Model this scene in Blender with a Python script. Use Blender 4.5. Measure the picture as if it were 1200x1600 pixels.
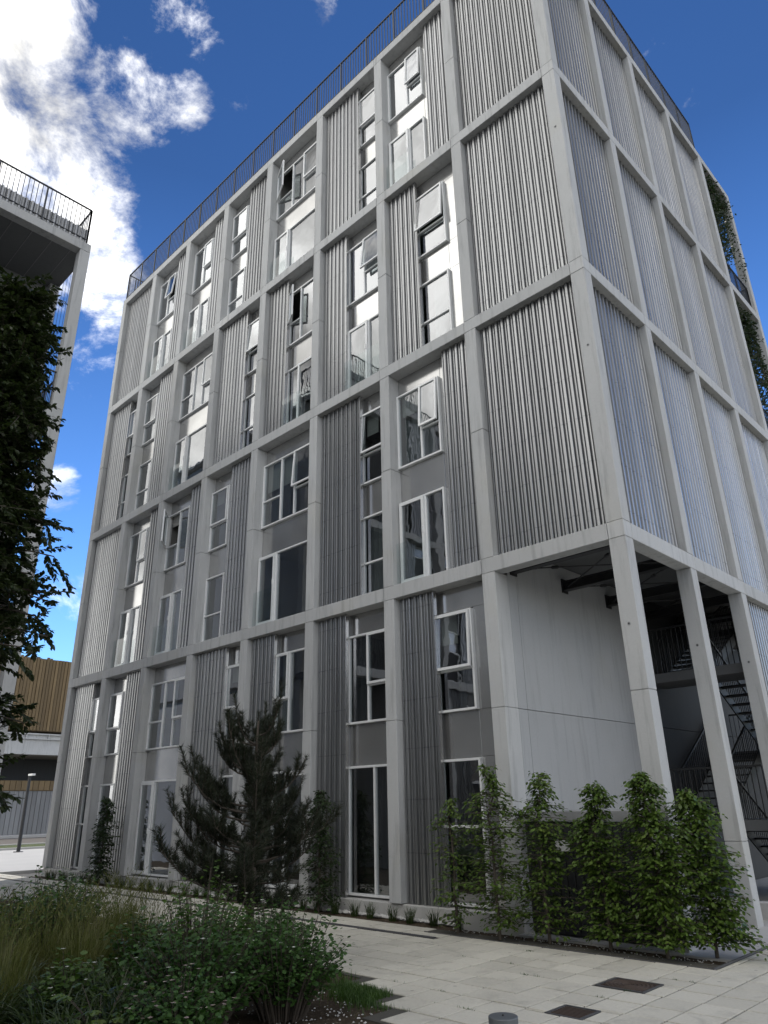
import bpy, math, random
import numpy as np
from mathutils import Vector, Matrix

# ------------------------------------------------------------------ clear
for o in list(bpy.data.objects):
    bpy.data.objects.remove(o, do_unlink=True)
scene = bpy.context.scene
COL = scene.collection
R = math.radians

# ------------------------------------------------------------------ camera
CAM = Vector((4.8867, -10.7328, 1.7552))
yaw, pit, rol = R(44.06), R(22.192), R(-1.13)
fw = Vector((-math.sin(yaw) * math.cos(pit), math.cos(yaw) * math.cos(pit), math.sin(pit)))
rt = Vector((math.cos(yaw), math.sin(yaw), 0.0))
up = rt.cross(fw)
rt2 = rt * math.cos(rol) + up * math.sin(rol)
up2 = -rt * math.sin(rol) + up * math.cos(rol)
cd = bpy.data.cameras.new('camera')
cam = bpy.data.objects.new('camera', cd)
COL.objects.link(cam)
cam.matrix_world = Matrix(((rt2.x, up2.x, -fw.x, CAM.x), (rt2.y, up2.y, -fw.y, CAM.y),
                           (rt2.z, up2.z, -fw.z, CAM.z), (0, 0, 0, 1)))
cd.sensor_fit = 'HORIZONTAL'
cd.sensor_width = 36.0
cd.lens = 36.0 * 1124.08 / 1200.0
cd.clip_start = 0.05
cd.clip_end = 5000.0
scene.camera = cam

# ------------------------------------------------------------------ sun
SUN_AZ, SUN_EL = 30.0, 50.0          # azimuth from +Y towards -X, the sun stands behind the building
sdir = Vector((-math.sin(R(SUN_AZ)) * math.cos(R(SUN_EL)), math.cos(R(SUN_AZ)) * math.cos(R(SUN_EL)), math.sin(R(SUN_EL))))
sl = bpy.data.lights.new('sun', 'SUN')
sl.energy = 2.6
sl.angle = R(0.5)
sl.color = (1.0, 0.95, 0.88)
sun = bpy.data.objects.new('sun', sl)
COL.objects.link(sun)
sun.rotation_euler = sdir.to_track_quat('Z', 'Y').to_euler()
sun.location = (0, 0, 60)

# ------------------------------------------------------------------ world: blue sky with clouds
world = bpy.data.worlds.new('World')
scene.world = world
world.use_nodes = True
wt = world.node_tree
for n in list(wt.nodes):
    wt.nodes.remove(n)


def wn(t, **kw):
    n = wt.nodes.new(t)
    for k, v in kw.items():
        setattr(n, k, v)
    return n


def wmath(op, a, b=None, c=None):
    n = wn('ShaderNodeMath', operation=op)
    for i, s in enumerate((a, b, c)):
        if s is None:
            continue
        if isinstance(s, (int, float)):
            n.inputs[i].default_value = s
        else:
            wt.links.new(s, n.inputs[i])
    return n.outputs[0]


SKY_STRENGTH = 0.065
sky = wn('ShaderNodeTexSky', sky_type='NISHITA')
sky.sun_disc = False
sky.sun_elevation = R(SUN_EL)
sky.sun_rotation = R(-SUN_AZ)
sky.altitude = 200
sky.air_density = 1.25
sky.dust_density = 0.0
sky.ozone_density = 4.0
bg = wn('ShaderNodeBackground')
bg.inputs[1].default_value = SKY_STRENGTH
hs = wn('ShaderNodeHueSaturation')
hs.inputs['Saturation'].default_value = 1.12
hs.inputs['Value'].default_value = 1.15
wt.links.new(sky.outputs[0], hs.inputs['Color'])
tint = wn('ShaderNodeMix', data_type='RGBA', blend_type='MULTIPLY')
tint.inputs[0].default_value = 1.0
wt.links.new(hs.outputs[0], tint.inputs[6])
tint.inputs[7].default_value = (.62, .80, 1.08, 1)      # deep polarised blue
sep = wn('ShaderNodeSeparateXYZ')
tc0 = wn('ShaderNodeTexCoord')
wt.links.new(tc0.outputs['Generated'], sep.inputs[0])
hz = wn('ShaderNodeMapRange')                     # paler towards the horizon
hz.inputs['From Min'].default_value = 0.15
hz.inputs['From Max'].default_value = 0.72
hz.inputs['To Min'].default_value = 2.0 * SKY_STRENGTH
hz.inputs['To Max'].default_value = 0.74 * SKY_STRENGTH
wt.links.new(sep.outputs[2], hz.inputs['Value'])
wt.links.new(hz.outputs[0], bg.inputs[1])
wt.links.new(tint.outputs[2], bg.inputs[0])
tc = wn('ShaderNodeTexCoord')
DIR = tc.outputs['Generated']


def wnoise(scale, detail, rough, dist, off):
    m = wn('ShaderNodeMapping')
    m.inputs['Location'].default_value = off
    m.inputs['Scale'].default_value = (1.0, 1.0, 1.35)
    wt.links.new(DIR, m.inputs[0])
    n = wn('ShaderNodeTexNoise')
    n.inputs['Scale'].default_value = scale
    n.inputs['Detail'].default_value = detail
    n.inputs['Roughness'].default_value = rough
    n.inputs['Distortion'].default_value = dist
    wt.links.new(m.outputs[0], n.inputs['Vector'])
    return n.outputs[0]


def cloud_dir(u, v):
    d = fw + rt2 * ((u - 600) / 1124.08) + up2 * ((800 - v) / 1124.08)
    return d.normalized()


def blob(u, v, r, amp):
    d = cloud_dir(u, v)
    vm = wn('ShaderNodeVectorMath', operation='DOT_PRODUCT')
    wt.links.new(DIR, vm.inputs[0])
    vm.inputs[1].default_value = d
    a = r / 1124.08 * 0.88
    mr = wn('ShaderNodeMapRange', interpolation_type='SMOOTHSTEP')
    mr.inputs['From Min'].default_value = math.cos(a)
    mr.inputs['From Max'].default_value = math.cos(a * 0.25)
    mr.inputs['To Min'].default_value = 0.0
    mr.inputs['To Max'].default_value = amp
    wt.links.new(vm.outputs['Value'], mr.inputs['Value'])
    return mr.outputs[0]


# broad cloud field everywhere, a clear stretch of sky over the roof, and the clouds that stand in view
cov = wnoise(1.7, 3, 0.5, 0.2, (3.1, 1.7, 0.4))
cov = wmath('ADD', cov, -0.35)
cov = wmath('MULTIPLY', cov, 3.2)
clear = blob(760, 300, 1480, 1.0)
clear = wmath('MINIMUM', wmath('MULTIPLY', clear, 3.0), 1.0)
inv = wmath('SUBTRACT', 1.0, clear)
cov = wmath('ADD', wmath('MULTIPLY', cov, inv), wmath('MULTIPLY', clear, -0.62))
tot = None
for (u, v, r, a) in [(-60, 40, 210, 1.15), (0, 210, 190, 1.2), (40, 330, 170, 1.1), (130, 420, 135, 1.0), (145, 520, 100, .9),
                     (210, 150, 110, .85), (270, 150, 80, .72), (150, 195, 75, .62), (283, 52, 75, .66), (370, 170, 36, .32),
                     (492, 2, 46, .5), (92, 765, 56, .85), (128, 625, 55, .45), (112, 930, 62, .7), (110, 640, 40, .35),
                     (330, 68, 36, .34), (278, 218, 40, .34), (-120, 300, 300, 1.0), (178, 340, 62, .5), (190, 250, 50, .36)]:
    b = blob(u, v, r, a)
    tot = b if tot is None else wmath('MAXIMUM', tot, b)
# cloud bank mirrored in the upper windows
vmr = wn('ShaderNodeVectorMath', operation='DOT_PRODUCT')
wt.links.new(DIR, vmr.inputs[0])
vmr.inputs[1].default_value = Vector((-.60, -.48, .64)).normalized()
mrr = wn('ShaderNodeMapRange', interpolation_type='SMOOTHSTEP')
mrr.inputs['From Min'].default_value = .35
mrr.inputs['From Max'].default_value = .95
mrr.inputs['To Max'].default_value = 1.05
wt.links.new(vmr.outputs['Value'], mrr.inputs['Value'])
cov = wmath('ADD', cov, wmath('MULTIPLY', mrr.outputs[0], inv))
cov = wmath('ADD', cov, tot)
fine = wnoise(8.5, 10, 0.66, 0.25, (0.3, 5.2, 1.0))
fine = wmath('MULTIPLY', wmath('ADD', fine, -0.5), 3.4)
cov = wmath('ADD', cov, fine)
dens = wn('ShaderNodeMapRange', interpolation_type='SMOOTHSTEP')
dens.inputs['From Min'].default_value = -0.15
dens.inputs['From Max'].default_value = 0.95
wt.links.new(cov, dens.inputs['Value'])
shade = wnoise(4.2, 6, 0.55, 0.5, (7.7, 2.2, 3.0))
shr = wn('ShaderNodeMapRange')
shr.inputs['From Min'].default_value = 0.34
shr.inputs['From Max'].default_value = 0.60
shr.inputs['To Min'].default_value = 0.42
shr.inputs['To Max'].default_value = 2.3
wt.links.new(shade, shr.inputs['Value'])
cbg = wn('ShaderNodeBackground')
cbg.inputs[0].default_value = (1.0, 0.985, 0.945, 1)
wt.links.new(shr.outputs[0], cbg.inputs[1])
mx = wn('ShaderNodeMixShader')
wt.links.new(dens.outputs[0], mx.inputs[0])
wt.links.new(bg.outputs[0], mx.inputs[1])
wt.links.new(cbg.outputs[0], mx.inputs[2])
wo = wn('ShaderNodeOutputWorld')
wt.links.new(mx.outputs[0], wo.inputs[0])

# ------------------------------------------------------------------ exposure
vs = scene.view_settings
vs.view_transform = 'Standard'
vs.look = 'None'
vs.exposure = 0.4
vs.gamma = 1.0
vs.use_curve_mapping = False

# ------------------------------------------------------------------ helpers
MATS = {}


def tag(o, label=None, cat=None, group=None, kind=None):
    if label:
        o['label'] = label
    if cat:
        o['category'] = cat
    if group:
        o['group'] = group
    if kind:
        o['kind'] = kind
    return o


def empty(name, loc=(0, 0, 0)):
    o = bpy.data.objects.new(name, None)
    o.location = loc
    o.empty_display_size = 0.2
    COL.objects.link(o)
    return o


def link(name, me, parent=None, loc=None, rot=None):
    o = bpy.data.objects.new(name, me)
    COL.objects.link(o)
    if parent is not None:
        o.parent = parent
    if loc is not None:
        o.location = loc
    if rot is not None:
        o.rotation_euler = rot
    return o


def bevel(o, w=0.008, seg=1):
    m = o.modifiers.new('bevel', 'BEVEL')
    m.width = w
    m.segments = seg
    m.limit_method = 'ANGLE'
    m.angle_limit = R(40)
    return o


class MB:
    def __init__(self):
        self.v = []
        self.f = []
        self.m = []

    def face(self, pts, m=0):
        i = len(self.v)
        self.v += [tuple(p) for p in pts]
        self.f.append(tuple(range(i, i + len(pts))))
        self.m.append(m)
        return self

    def box(self, x0, x1, y0, y1, z0, z1, m=0):
        i = len(self.v)
        self.v += [(x0, y0, z0), (x1, y0, z0), (x1, y1, z0), (x0, y1, z0), (x0, y0, z1), (x1, y0, z1), (x1, y1, z1), (x0, y1, z1)]
        for q in ((0, 3, 2, 1), (4, 5, 6, 7), (0, 1, 5, 4), (1, 2, 6, 5), (2, 3, 7, 6), (3, 0, 4, 7)):
            self.f.append(tuple(i + k for k in q))
            self.m.append(m)
        return self

    def bar(self, p, q, w, h, m=0):
        """square bar from p to q"""
        p, q = Vector(p), Vector(q)
        d = (q - p).normalized()
        s = d.cross(Vector((0, 0, 1)))
        if s.length < 1e-4:
            s = Vector((1, 0, 0))
        s.normalize()
        t = s.cross(d)
        i = len(self.v)
        for c in (p, q):
            for (a, b) in ((-1, -1), (1, -1), (1, 1), (-1, 1)):
                self.v.append(tuple(c + s * (a * w / 2) + t * (b * h / 2)))
        for k in ((0, 1, 2, 3), (7, 6, 5, 4), (0, 4, 5, 1), (1, 5, 6, 2), (2, 6, 7, 3), (3, 7, 4, 0)):
            self.f.append(tuple(i + j for j in k))
            self.m.append(m)
        return self

    def tube(self, pts, rad, n=6, m=0, cap=True):
        pts = [Vector(p) for p in pts]
        if not isinstance(rad, (list, tuple)):
            rad = [rad] * len(pts)
        base = len(self.v)
        ref = Vector((0.31, 0.77, 0.2))
        for k, p in enumerate(pts):
            d = (pts[min(k + 1, len(pts) - 1)] - pts[max(k - 1, 0)]).normalized()
            s = d.cross(ref)
            if s.length < 1e-3:
                s = d.cross(Vector((1, 0, 0)))
            s.normalize()
            t = d.cross(s)
            for j in range(n):
                a = 2 * math.pi * j / n
                self.v.append(tuple(p + (s * math.cos(a) + t * math.sin(a)) * rad[k]))
        for k in range(len(pts) - 1):
            for j in range(n):
                a, b = base + k * n + j, base + k * n + (j + 1) % n
                self.f.append((a, b, b + n, a + n))
                self.m.append(m)
        if cap:
            self.f.append(tuple(base + j for j in range(n))[::-1])
            self.m.append(m)
            e = base + (len(pts) - 1) * n
            self.f.append(tuple(e + j for j in range(n)))
            self.m.append(m)
        return self

    def disc(self, c, r0, r1, z0, z1, n=28, m=0):
        """solid of revolution step around a vertical axis"""
        i = len(self.v)
        for (r, z) in ((r0, z0), (r1, z1)):
            for j in range(n):
                a = 2 * math.pi * j / n
                self.v.append((c[0] + r * math.cos(a), c[1] + r * math.sin(a), z))
        for j in range(n):
            k = (j + 1) % n
            self.f.append((i + j, i + k, i + n + k, i + n + j))
            self.m.append(m)
        self.f.append(tuple(i + j for j in range(n))[::-1])
        self.m.append(m)
        self.f.append(tuple(i + n + j for j in range(n)))
        self.m.append(m)
        return self

    def mesh(self, name, mats, smooth=False):
        me = bpy.data.meshes.new(name)
        me.from_pydata(self.v, [], self.f)
        for mt in (mats if isinstance(mats, (list, tuple)) else [mats]):
            me.materials.append(MATS[mt])
        if any(self.m):
            me.polygons.foreach_set('material_index', self.m)
        if smooth:
            me.polygons.foreach_set('use_smooth', [True] * len(me.polygons))
        me.update()
        return me

    def build(self, name, mats, parent=None, loc=None, rot=None, smooth=False):
        return link(name, self.mesh(name, mats, smooth), parent, loc, rot)


# ------------------------------------------------------------------ materials
class NT:
    def __init__(self, name):
        self.mat = bpy.data.materials.new(name)
        self.mat.use_nodes = True
        self.t = self.mat.node_tree
        for n in list(self.t.nodes):
            self.t.nodes.remove(n)
        self.out = self.n('ShaderNodeOutputMaterial')
        self.p = self.n('ShaderNodeBsdfPrincipled')
        self.t.links.new(self.p.outputs[0], self.out.inputs[0])
        MATS[name] = self.mat

    def n(self, t, **kw):
        x = self.t.nodes.new(t)
        for k, v in kw.items():
            setattr(x, k, v)
        return x

    def l(self, a, b):
        self.t.links.new(a, b)

    def setp(self, **kw):
        names = dict(rough='Roughness', metal='Metallic', spec='Specular IOR Level', ior='IOR')
        for k, v in kw.items():
            self.p.inputs[names[k]].default_value = v

    def coords(self, scale=(1, 1, 1), kind='pos'):
        if kind == 'pos':
            g = self.n('ShaderNodeNewGeometry').outputs['Position']
        else:
            g = self.n('ShaderNodeTexCoord').outputs['Object']
        m = self.n('ShaderNodeMapping')
        m.inputs['Scale'].default_value = scale
        self.l(g, m.inputs[0])
        return m.outputs[0]

    def noise(self, scale, detail=4, rough=.55, dist=0, vec=None, stretch=(1, 1, 1)):
        x = self.n('ShaderNodeTexNoise')
        x.inputs['Scale'].default_value = scale
        x.inputs['Detail'].default_value = detail
        x.inputs['Roughness'].default_value = rough
        x.inputs['Distortion'].default_value = dist
        self.l(vec if vec is not None else self.coords(stretch), x.inputs['Vector'])
        return x.outputs[0]

    def rng(self, v, a, b, c=0., d=1.):
        x = self.n('ShaderNodeMapRange')
        for i, k in enumerate((a, b, c, d)):
            x.inputs[i + 1].default_value = k
        self.l(v, x.inputs[0])
        return x.outputs[0]

    def math(self, op, a, b):
        x = self.n('ShaderNodeMath', operation=op)
        for i, s in enumerate((a, b)):
            if isinstance(s, (int, float)):
                x.inputs[i].default_value = s
            else:
                self.l(s, x.inputs[i])
        return x.outputs[0]

    def mix(self, fac, a, b, mode='MIX'):
        x = self.n('ShaderNodeMix', data_type='RGBA', blend_type=mode)
        for idx, s in ((0, fac), (6, a), (7, b)):
            if isinstance(s, (int, float)):
                x.inputs[idx].default_value = s
            elif isinstance(s, tuple):
                x.inputs[idx].default_value = (*s, 1)
            else:
                self.l(s, x.inputs[idx])
        return x.outputs[2]

    def scale_col(self, col, fac):
        """multiply colour by a scalar socket"""
        c = self.n('ShaderNodeCombineColor')
        for i in range(3):
            self.l(fac, c.inputs[i])
        return self.mix(1.0, col, c.outputs[0], 'MULTIPLY')

    def col(self, c):
        if isinstance(c, tuple):
            self.p.inputs['Base Color'].default_value = (*c, 1)
        else:
            self.l(c, self.p.inputs['Base Color'])

    def bump(self, h, strength=.3, dist=.01):
        b = self.n('ShaderNodeBump')
        b.inputs['Strength'].default_value = strength
        b.inputs['Distance'].default_value = dist
        self.l(h, b.inputs['Height'])
        self.l(b.outputs[0], self.p.inputs['Normal'])

    def rnd(self):
        return self.n('ShaderNodeObjectInfo').outputs['Random']


def concrete(name, base, stain=.25, ochre=0., var=.1, rough=.75):
    m = NT(name)
    c = m.mix(m.noise(.9, 5, .6), tuple(k * (1 - var) for k in base), tuple(min(1, k * (1 + var)) for k in base))
    c = m.mix(m.rng(m.noise(26, 6, .7), .35, .7, 0, .22), c, tuple(k * .72 for k in base))
    st = m.rng(m.noise(2.2, 5, .65, 0, None, (3.2, 3.2, .28)), .52, .78, 0, stain)
    c = m.mix(st, c, tuple(k * .48 for k in base))
    if ochre:
        oc = m.rng(m.noise(.55, 3, .6, .4), .56, .76, 0, ochre)
        c = m.mix(oc, c, (base[0] * .88, base[1] * .78, base[2] * .48))
    c = m.scale_col(c, m.rng(m.rnd(), 0, 1, .93, 1.05))
    # few blow holes
    vo = m.n('ShaderNodeTexVoronoi')
    vo.inputs['Scale'].default_value = 9
    m.l(m.coords(), vo.inputs['Vector'])
    c = m.mix(m.rng(vo.outputs['Distance'], .045, .07, .35, 0.), c, tuple(k * .45 for k in base))
    m.col(c)
    m.setp(rough=rough, spec=.35)
    m.bump(m.noise(40, 5, .6), .18, .004)
    return m


concrete('concrete', (.475, .482, .483), .75, .18, .13)
concrete('concrete_wall', (.40, .41, .42), .4, .1, .1)
concrete('concrete_grey', (.30, .305, .31), .3, .1)
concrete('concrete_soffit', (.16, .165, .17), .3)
concrete('concrete_dark', (.06, .063, .065), .2)
concrete('landing_grey', (.11, .113, .116), .2)
concrete('plinth', (.46, .455, .44), .4, .2)
concrete('arcade_floor', (.50, .49, .47), .2)

m = NT('corrugated')                      # mill finish aluminium sheet
v = m.noise(1.1, 3, .5, 0, None, (4, 4, .06))
c = m.mix(m.rng(v, .3, .7), (.29, .296, .30), (.385, .39, .394))
c = m.mix(m.rng(m.noise(2.5, 3, .6, 0, None, (6, 6, .08)), .58, .8, 0, .4), c, (.16, .163, .168))
sx = m.n('ShaderNodeSeparateXYZ')
m.l(m.coords(), sx.inputs[0])
fr = m.math('FRACT', m.math('MULTIPLY', sx.outputs[2], 1.086), 0)
seam = m.math('MULTIPLY', m.math('LESS_THAN', fr, .022), m.rng(m.noise(7, 4, .6), .35, .65, .05, .6))
c = m.mix(seam, c, (.13, .135, .14))
gr = m.rng(m.noise(3.5, 5, .7, 0, None, (2.5, 2.5, .35)), .62, .8, 0, .35)
c = m.mix(gr, c, (.21, .20, .175))
c = m.scale_col(c, m.rng(m.rnd(), 0, 1, .86, 1.08))
m.col(c)
m.setp(metal=.88)
m.l(m.rng(m.noise(2, 3, .6, 0, None, (3, 3, .15)), .3, .7, .24, .40), m.p.inputs['Roughness'])
m.bump(m.noise(1.2, 2, .5, 0, None, (3, 3, .35)), .06, .03)

m = NT('spandrel')                        # smooth coated metal facing between the windows
c = m.mix(m.rng(m.noise(1.1, 3, .5), .3, .7), (.45, .45, .445), (.58, .58, .575))
m.col(c)
m.setp(metal=.8, rough=.16)
m.bump(m.noise(1.3, 2, .5), .05, .04)

m = NT('frame')
m.col(m.mix(m.noise(14, 4, .6), (.70, .71, .71), (.82, .83, .83)))
m.setp(metal=.1, rough=.35)

m = NT('reveal_metal')
m.col((.16, .165, .17))
m.setp(metal=.6, rough=.45)

m = NT('backing_sheet')
m.col((.34, .345, .35))
m.setp(metal=.4, rough=.5)

m = NT('steel_dark')
m.col(m.mix(m.noise(6, 5, .6), (.018, .019, .021), (.05, .05, .052)))
m.setp(metal=.3, rough=.5)

m = NT('stair_steel')
m.col(m.mix(m.noise(6, 5, .6), (.018, .019, .02), (.045, .045, .047)))
m.setp(metal=.5, rough=.5)

m = NT('room')
m.col(m.mix(m.noise(.7, 2, .5), (.16, .155, .145), (.24, .235, .22)))
m.setp(rough=.9, spec=.1)

for nm, c0, c1 in (('curtain_light', (.26, .26, .25), (.40, .39, .37)), ('curtain_grey', (.14, .145, .15), (.24, .245, .25)), ('curtain_dark', (.05, .052, .06), (.09, .09, .1))):
    m = NT(nm)
    m.col(m.mix(m.noise(3, 3, .5, 0, None, (6, 6, .3)), c0, c1))
    m.setp(rough=.95, spec=.05)

m = NT('glass')                           # coated double glazing
gl = m.n('ShaderNodeBsdfGlossy')
gl.inputs['Roughness'].default_value = .012
gl.inputs['Color'].default_value = (.95, .97, 1, 1)
tr = m.n('ShaderNodeBsdfTransparent')
tr.inputs['Color'].default_value = (.62, .68, .68, 1)
fz = m.n('ShaderNodeLayerWeight')
fz.inputs['Blend'].default_value = .5
bp = m.n('ShaderNodeBump')
bp.inputs['Strength'].default_value = .05
bp.inputs['Distance'].default_value = .05
m.l(m.noise(1.6, 2, .5), bp.inputs['Height'])
m.l(bp.outputs[0], gl.inputs['Normal'])
ms = m.n('ShaderNodeMixShader')
m.l(m.rng(m.math('POWER', fz.outputs[1], 4.0), 0, 1, .26, 1.), ms.inputs[0])
m.l(tr.outputs[0], ms.inputs[1])
m.l(gl.outputs[0], ms.inputs[2])
m.l(ms.outputs[0], m.out.inputs[0])

m = NT('glass_clear')
gl = m.n('ShaderNodeBsdfGlossy')
gl.inputs['Roughness'].default_value = .02
tr = m.n('ShaderNodeBsdfTransparent')
tr.inputs['Color'].default_value = (.86, .9, .9, 1)
fz = m.n('ShaderNodeLayerWeight')
fz.inputs['Blend'].default_value = .5
ms = m.n('ShaderNodeMixShader')
m.l(m.rng(m.math('POWER', fz.outputs[1], 5.0), 0, 1, .06, .9), ms.inputs[0])
m.l(tr.outputs[0], ms.inputs[1])
m.l(gl.outputs[0], ms.inputs[2])
m.l(ms.outputs[0], m.out.inputs[0])

m = NT('rail_metal')
m.col((.05, .054, .06))
m.setp(metal=.5, rough=.45)

m = NT('paver')
c = m.mix(m.noise(1.4, 5, .6), (.48, .455, .39), (.61, .585, .505))
c = m.mix(m.rng(m.noise(30, 6, .7), .4, .7, 0, .35), c, (.38, .36, .305))
c = m.mix(m.rng(m.noise(2.3, 7, .72, .8), .52, .72, 0, .55), c, (.27, .255, .22))
vg = m.n('ShaderNodeTexVoronoi')
vg.inputs['Scale'].default_value = 2.6
m.l(m.coords(), vg.inputs['Vector'])
c = m.mix(m.rng(vg.outputs['Distance'], .05, .075, .55, 0.), c, (.16, .15, .13))
c = m.scale_col(c, m.rng(m.rnd(), 0, 1, .9, 1.06))
m.col(c)
m.setp(rough=.85, spec=.3)
m.bump(m.noise(70, 5, .7), .3, .003)

m = NT('joint_sand')
m.col(m.mix(m.noise(20, 4, .6), (.045, .042, .036), (.09, .085, .07)))
m.setp(rough=.95)

m = NT('soil')
c = m.mix(m.noise(6, 6, .7), (.035, .026, .018), (.11, .085, .06))
c = m.mix(m.rng(m.noise(28, 5, .7), .55, .7), c, (.19, .16, .12))
m.col(c)
m.setp(rough=.95, spec=.1)
m.bump(m.noise(24, 6, .7), .9, .03)

m = NT('far_ground')
m.col(m.mix(m.noise(.12, 5, .6), (.07, .068, .06), (.13, .125, .11)))
m.setp(rough=.95)

m = NT('asphalt')
m.col(m.mix(m.noise(1.5, 6, .7), (.075, .068, .062), (.13, .115, .10)))
m.setp(rough=.9)
m = NT('sidewalk')
m.col(m.mix(m.noise(.6, 6, .65), (.36, .355, .34), (.48, .47, .45)))
m.setp(rough=.9)
m = NT('verge')
m.col(m.mix(m.noise(5, 6, .7), (.035, .055, .014), (.10, .12, .035)))
m.setp(rough=.95)
m.bump(m.noise(30, 5, .7), 1., .05)

m = NT('timber')
c = m.mix(m.noise(2.4, 5, .6, .3, None, (1, 1, .12)), (.11, .075, .036), (.23, .165, .085))
c = m.scale_col(c, m.rng(m.rnd(), 0, 1, .72, 1.18))
m.col(c)
m.setp(rough=.75)
m = NT('grey_timber')
c = m.mix(m.noise(3, 5, .6, .2, None, (2, 2, .15)), (.15, .155, .16), (.27, .275, .28))
c = m.scale_col(c, m.rng(m.rnd(), 0, 1, .8, 1.12))
m.col(c)
m.setp(rough=.85)
m = NT('pale_blue_door')
m.col((.34, .42, .52))
m.setp(rough=.5)
m = NT('white_paint')
m.col(m.mix(m.noise(8, 4, .6), (.66, .66, .65), (.8, .8, .79)))
m.setp(rough=.5)
m = NT('board_dark')
c = m.mix(m.noise(2, 4, .6, 0, None, (6, 6, .3)), (.022, .024, .027), (.05, .052, .057))
m.col(c)
m.setp(rough=.55, metal=.2)
m = NT('iron_rust')
c = m.mix(m.noise(16, 6, .7), (.045, .034, .028), (.11, .078, .062))
m.col(c)
m.setp(rough=.75, metal=.35)
m.bump(m.noise(60, 4, .7), .4, .004)
m = NT('iron_grey')
m.col(m.mix(m.noise(16, 6, .7), (.09, .09, .095), (.17, .17, .175)))
m.setp(rough=.55, metal=.6)
m = NT('bollard_grey')
m.col(m.mix(m.noise(9, 5, .6), (.10, .11, .12), (.15, .16, .17)))
m.setp(rough=.45, metal=.4)
m = NT('bollard_lens')
m.col((.75, .70, .58))
m.setp(rough=.35)
m = NT('pebble')
c = m.mix(m.noise(9, 3, .5), (.36, .35, .33), (.66, .65, .62))
m.col(c)
m.setp(rough=.7)
m = NT('bark')
m.col(m.mix(m.noise(12, 6, .7, .3, None, (1, 1, .3)), (.035, .028, .022), (.12, .10, .08)))
m.setp(rough=.95)
m.bump(m.noise(26, 6, .7, 0, None, (1, 1, .3)), .7, .01)


def leafmat(name, dark, light, rough=.42, trans=.3, yellow=None, spec=.4):
    m = NT(name)
    c = m.mix(m.rng(m.noise(9, 4, .7), .32, .68), dark, light)
    c = m.mix(m.rng(m.noise(70, 2, .5), .3, .7, 0, .5), c, dark)
    if yellow:
        c = m.mix(m.rng(m.noise(3.3, 3, .6), .58, .72, 0, .7), c, yellow)
    m.col(c)
    m.setp(rough=rough, spec=spec)
    tl = m.n('ShaderNodeBsdfTranslucent')
    m.l(m.mix(1.0, c, (1.0, 1.25, .55), 'MULTIPLY'), tl.inputs[0])
    ms = m.n('ShaderNodeMixShader')
    ms.inputs[0].default_value = trans
    m.l(m.p.outputs[0], ms.inputs[1])
    m.l(tl.outputs[0], ms.inputs[2])
    m.l(ms.outputs[0], m.out.inputs[0])


leafmat('leaf_hornbeam', (.038, .076, .014), (.16, .235, .048), .36, .3, (.17, .21, .05))
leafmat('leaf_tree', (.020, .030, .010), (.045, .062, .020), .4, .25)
leafmat('leaf_shrub', (.026, .062, .016), (.085, .17, .04), .42, .3)
leafmat('leaf_light', (.04, .08, .016), (.13, .21, .05), .42, .3)
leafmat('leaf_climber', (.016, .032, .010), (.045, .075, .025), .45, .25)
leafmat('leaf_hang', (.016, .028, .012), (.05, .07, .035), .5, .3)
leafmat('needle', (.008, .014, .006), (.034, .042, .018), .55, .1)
leafmat('blade_dark', (.020, .040, .010), (.075, .105, .032), .34, .25, None, .4)
leafmat('blade_straw', (.075, .09, .022), (.19, .195, .065), .5, .3, (.25, .21, .10))
leafmat('blade_lawn', (.03, .07, .012), (.075, .14, .025), .5, .3)
leafmat('petal', (.60, .60, .56), (.82, .81, .78), .6, .3)
leafmat('petal_dusk', (.30, .22, .20), (.55, .46, .44), .6, .3)
leafmat('leaf_far', (.03, .055, .018), (.08, .12, .04), .5, .3)

# ------------------------------------------------------------------ ground
GZ = -0.13                                # top of the paving
g = MB()
g.face([(-1500, -1500, -.24), (1500, -1500, -.24), (1500, 1500, -.24), (-1500, 1500, -.24)])
tag(g.build('ground', 'far_ground'), kind='structure')

TP = 0.415                                # paver pitch


def garden_edge(x):
    if x < -4.2:
        return -3.2
    if x < -2.3:
        return -3.72
    if x < -1.45:
        return -4.13
    if x < -1.04:
        return -4.55
    if x < -0.62:
        return -4.96
    return -14.0


def paved(xa, xb, ya, yb):
    xm, ym = (xa + xb) / 2, (ya + yb) / 2
    if ym < garden_edge(xm):
        return False
    if -3.97 < xm < .70 and ym > -.86:
        return False
    if xm <= -3.97 and ym > -.52:
        return False
    if xm <= -3.45 and -1.27 < ym < -1.13:
        return False
    return True


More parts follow.
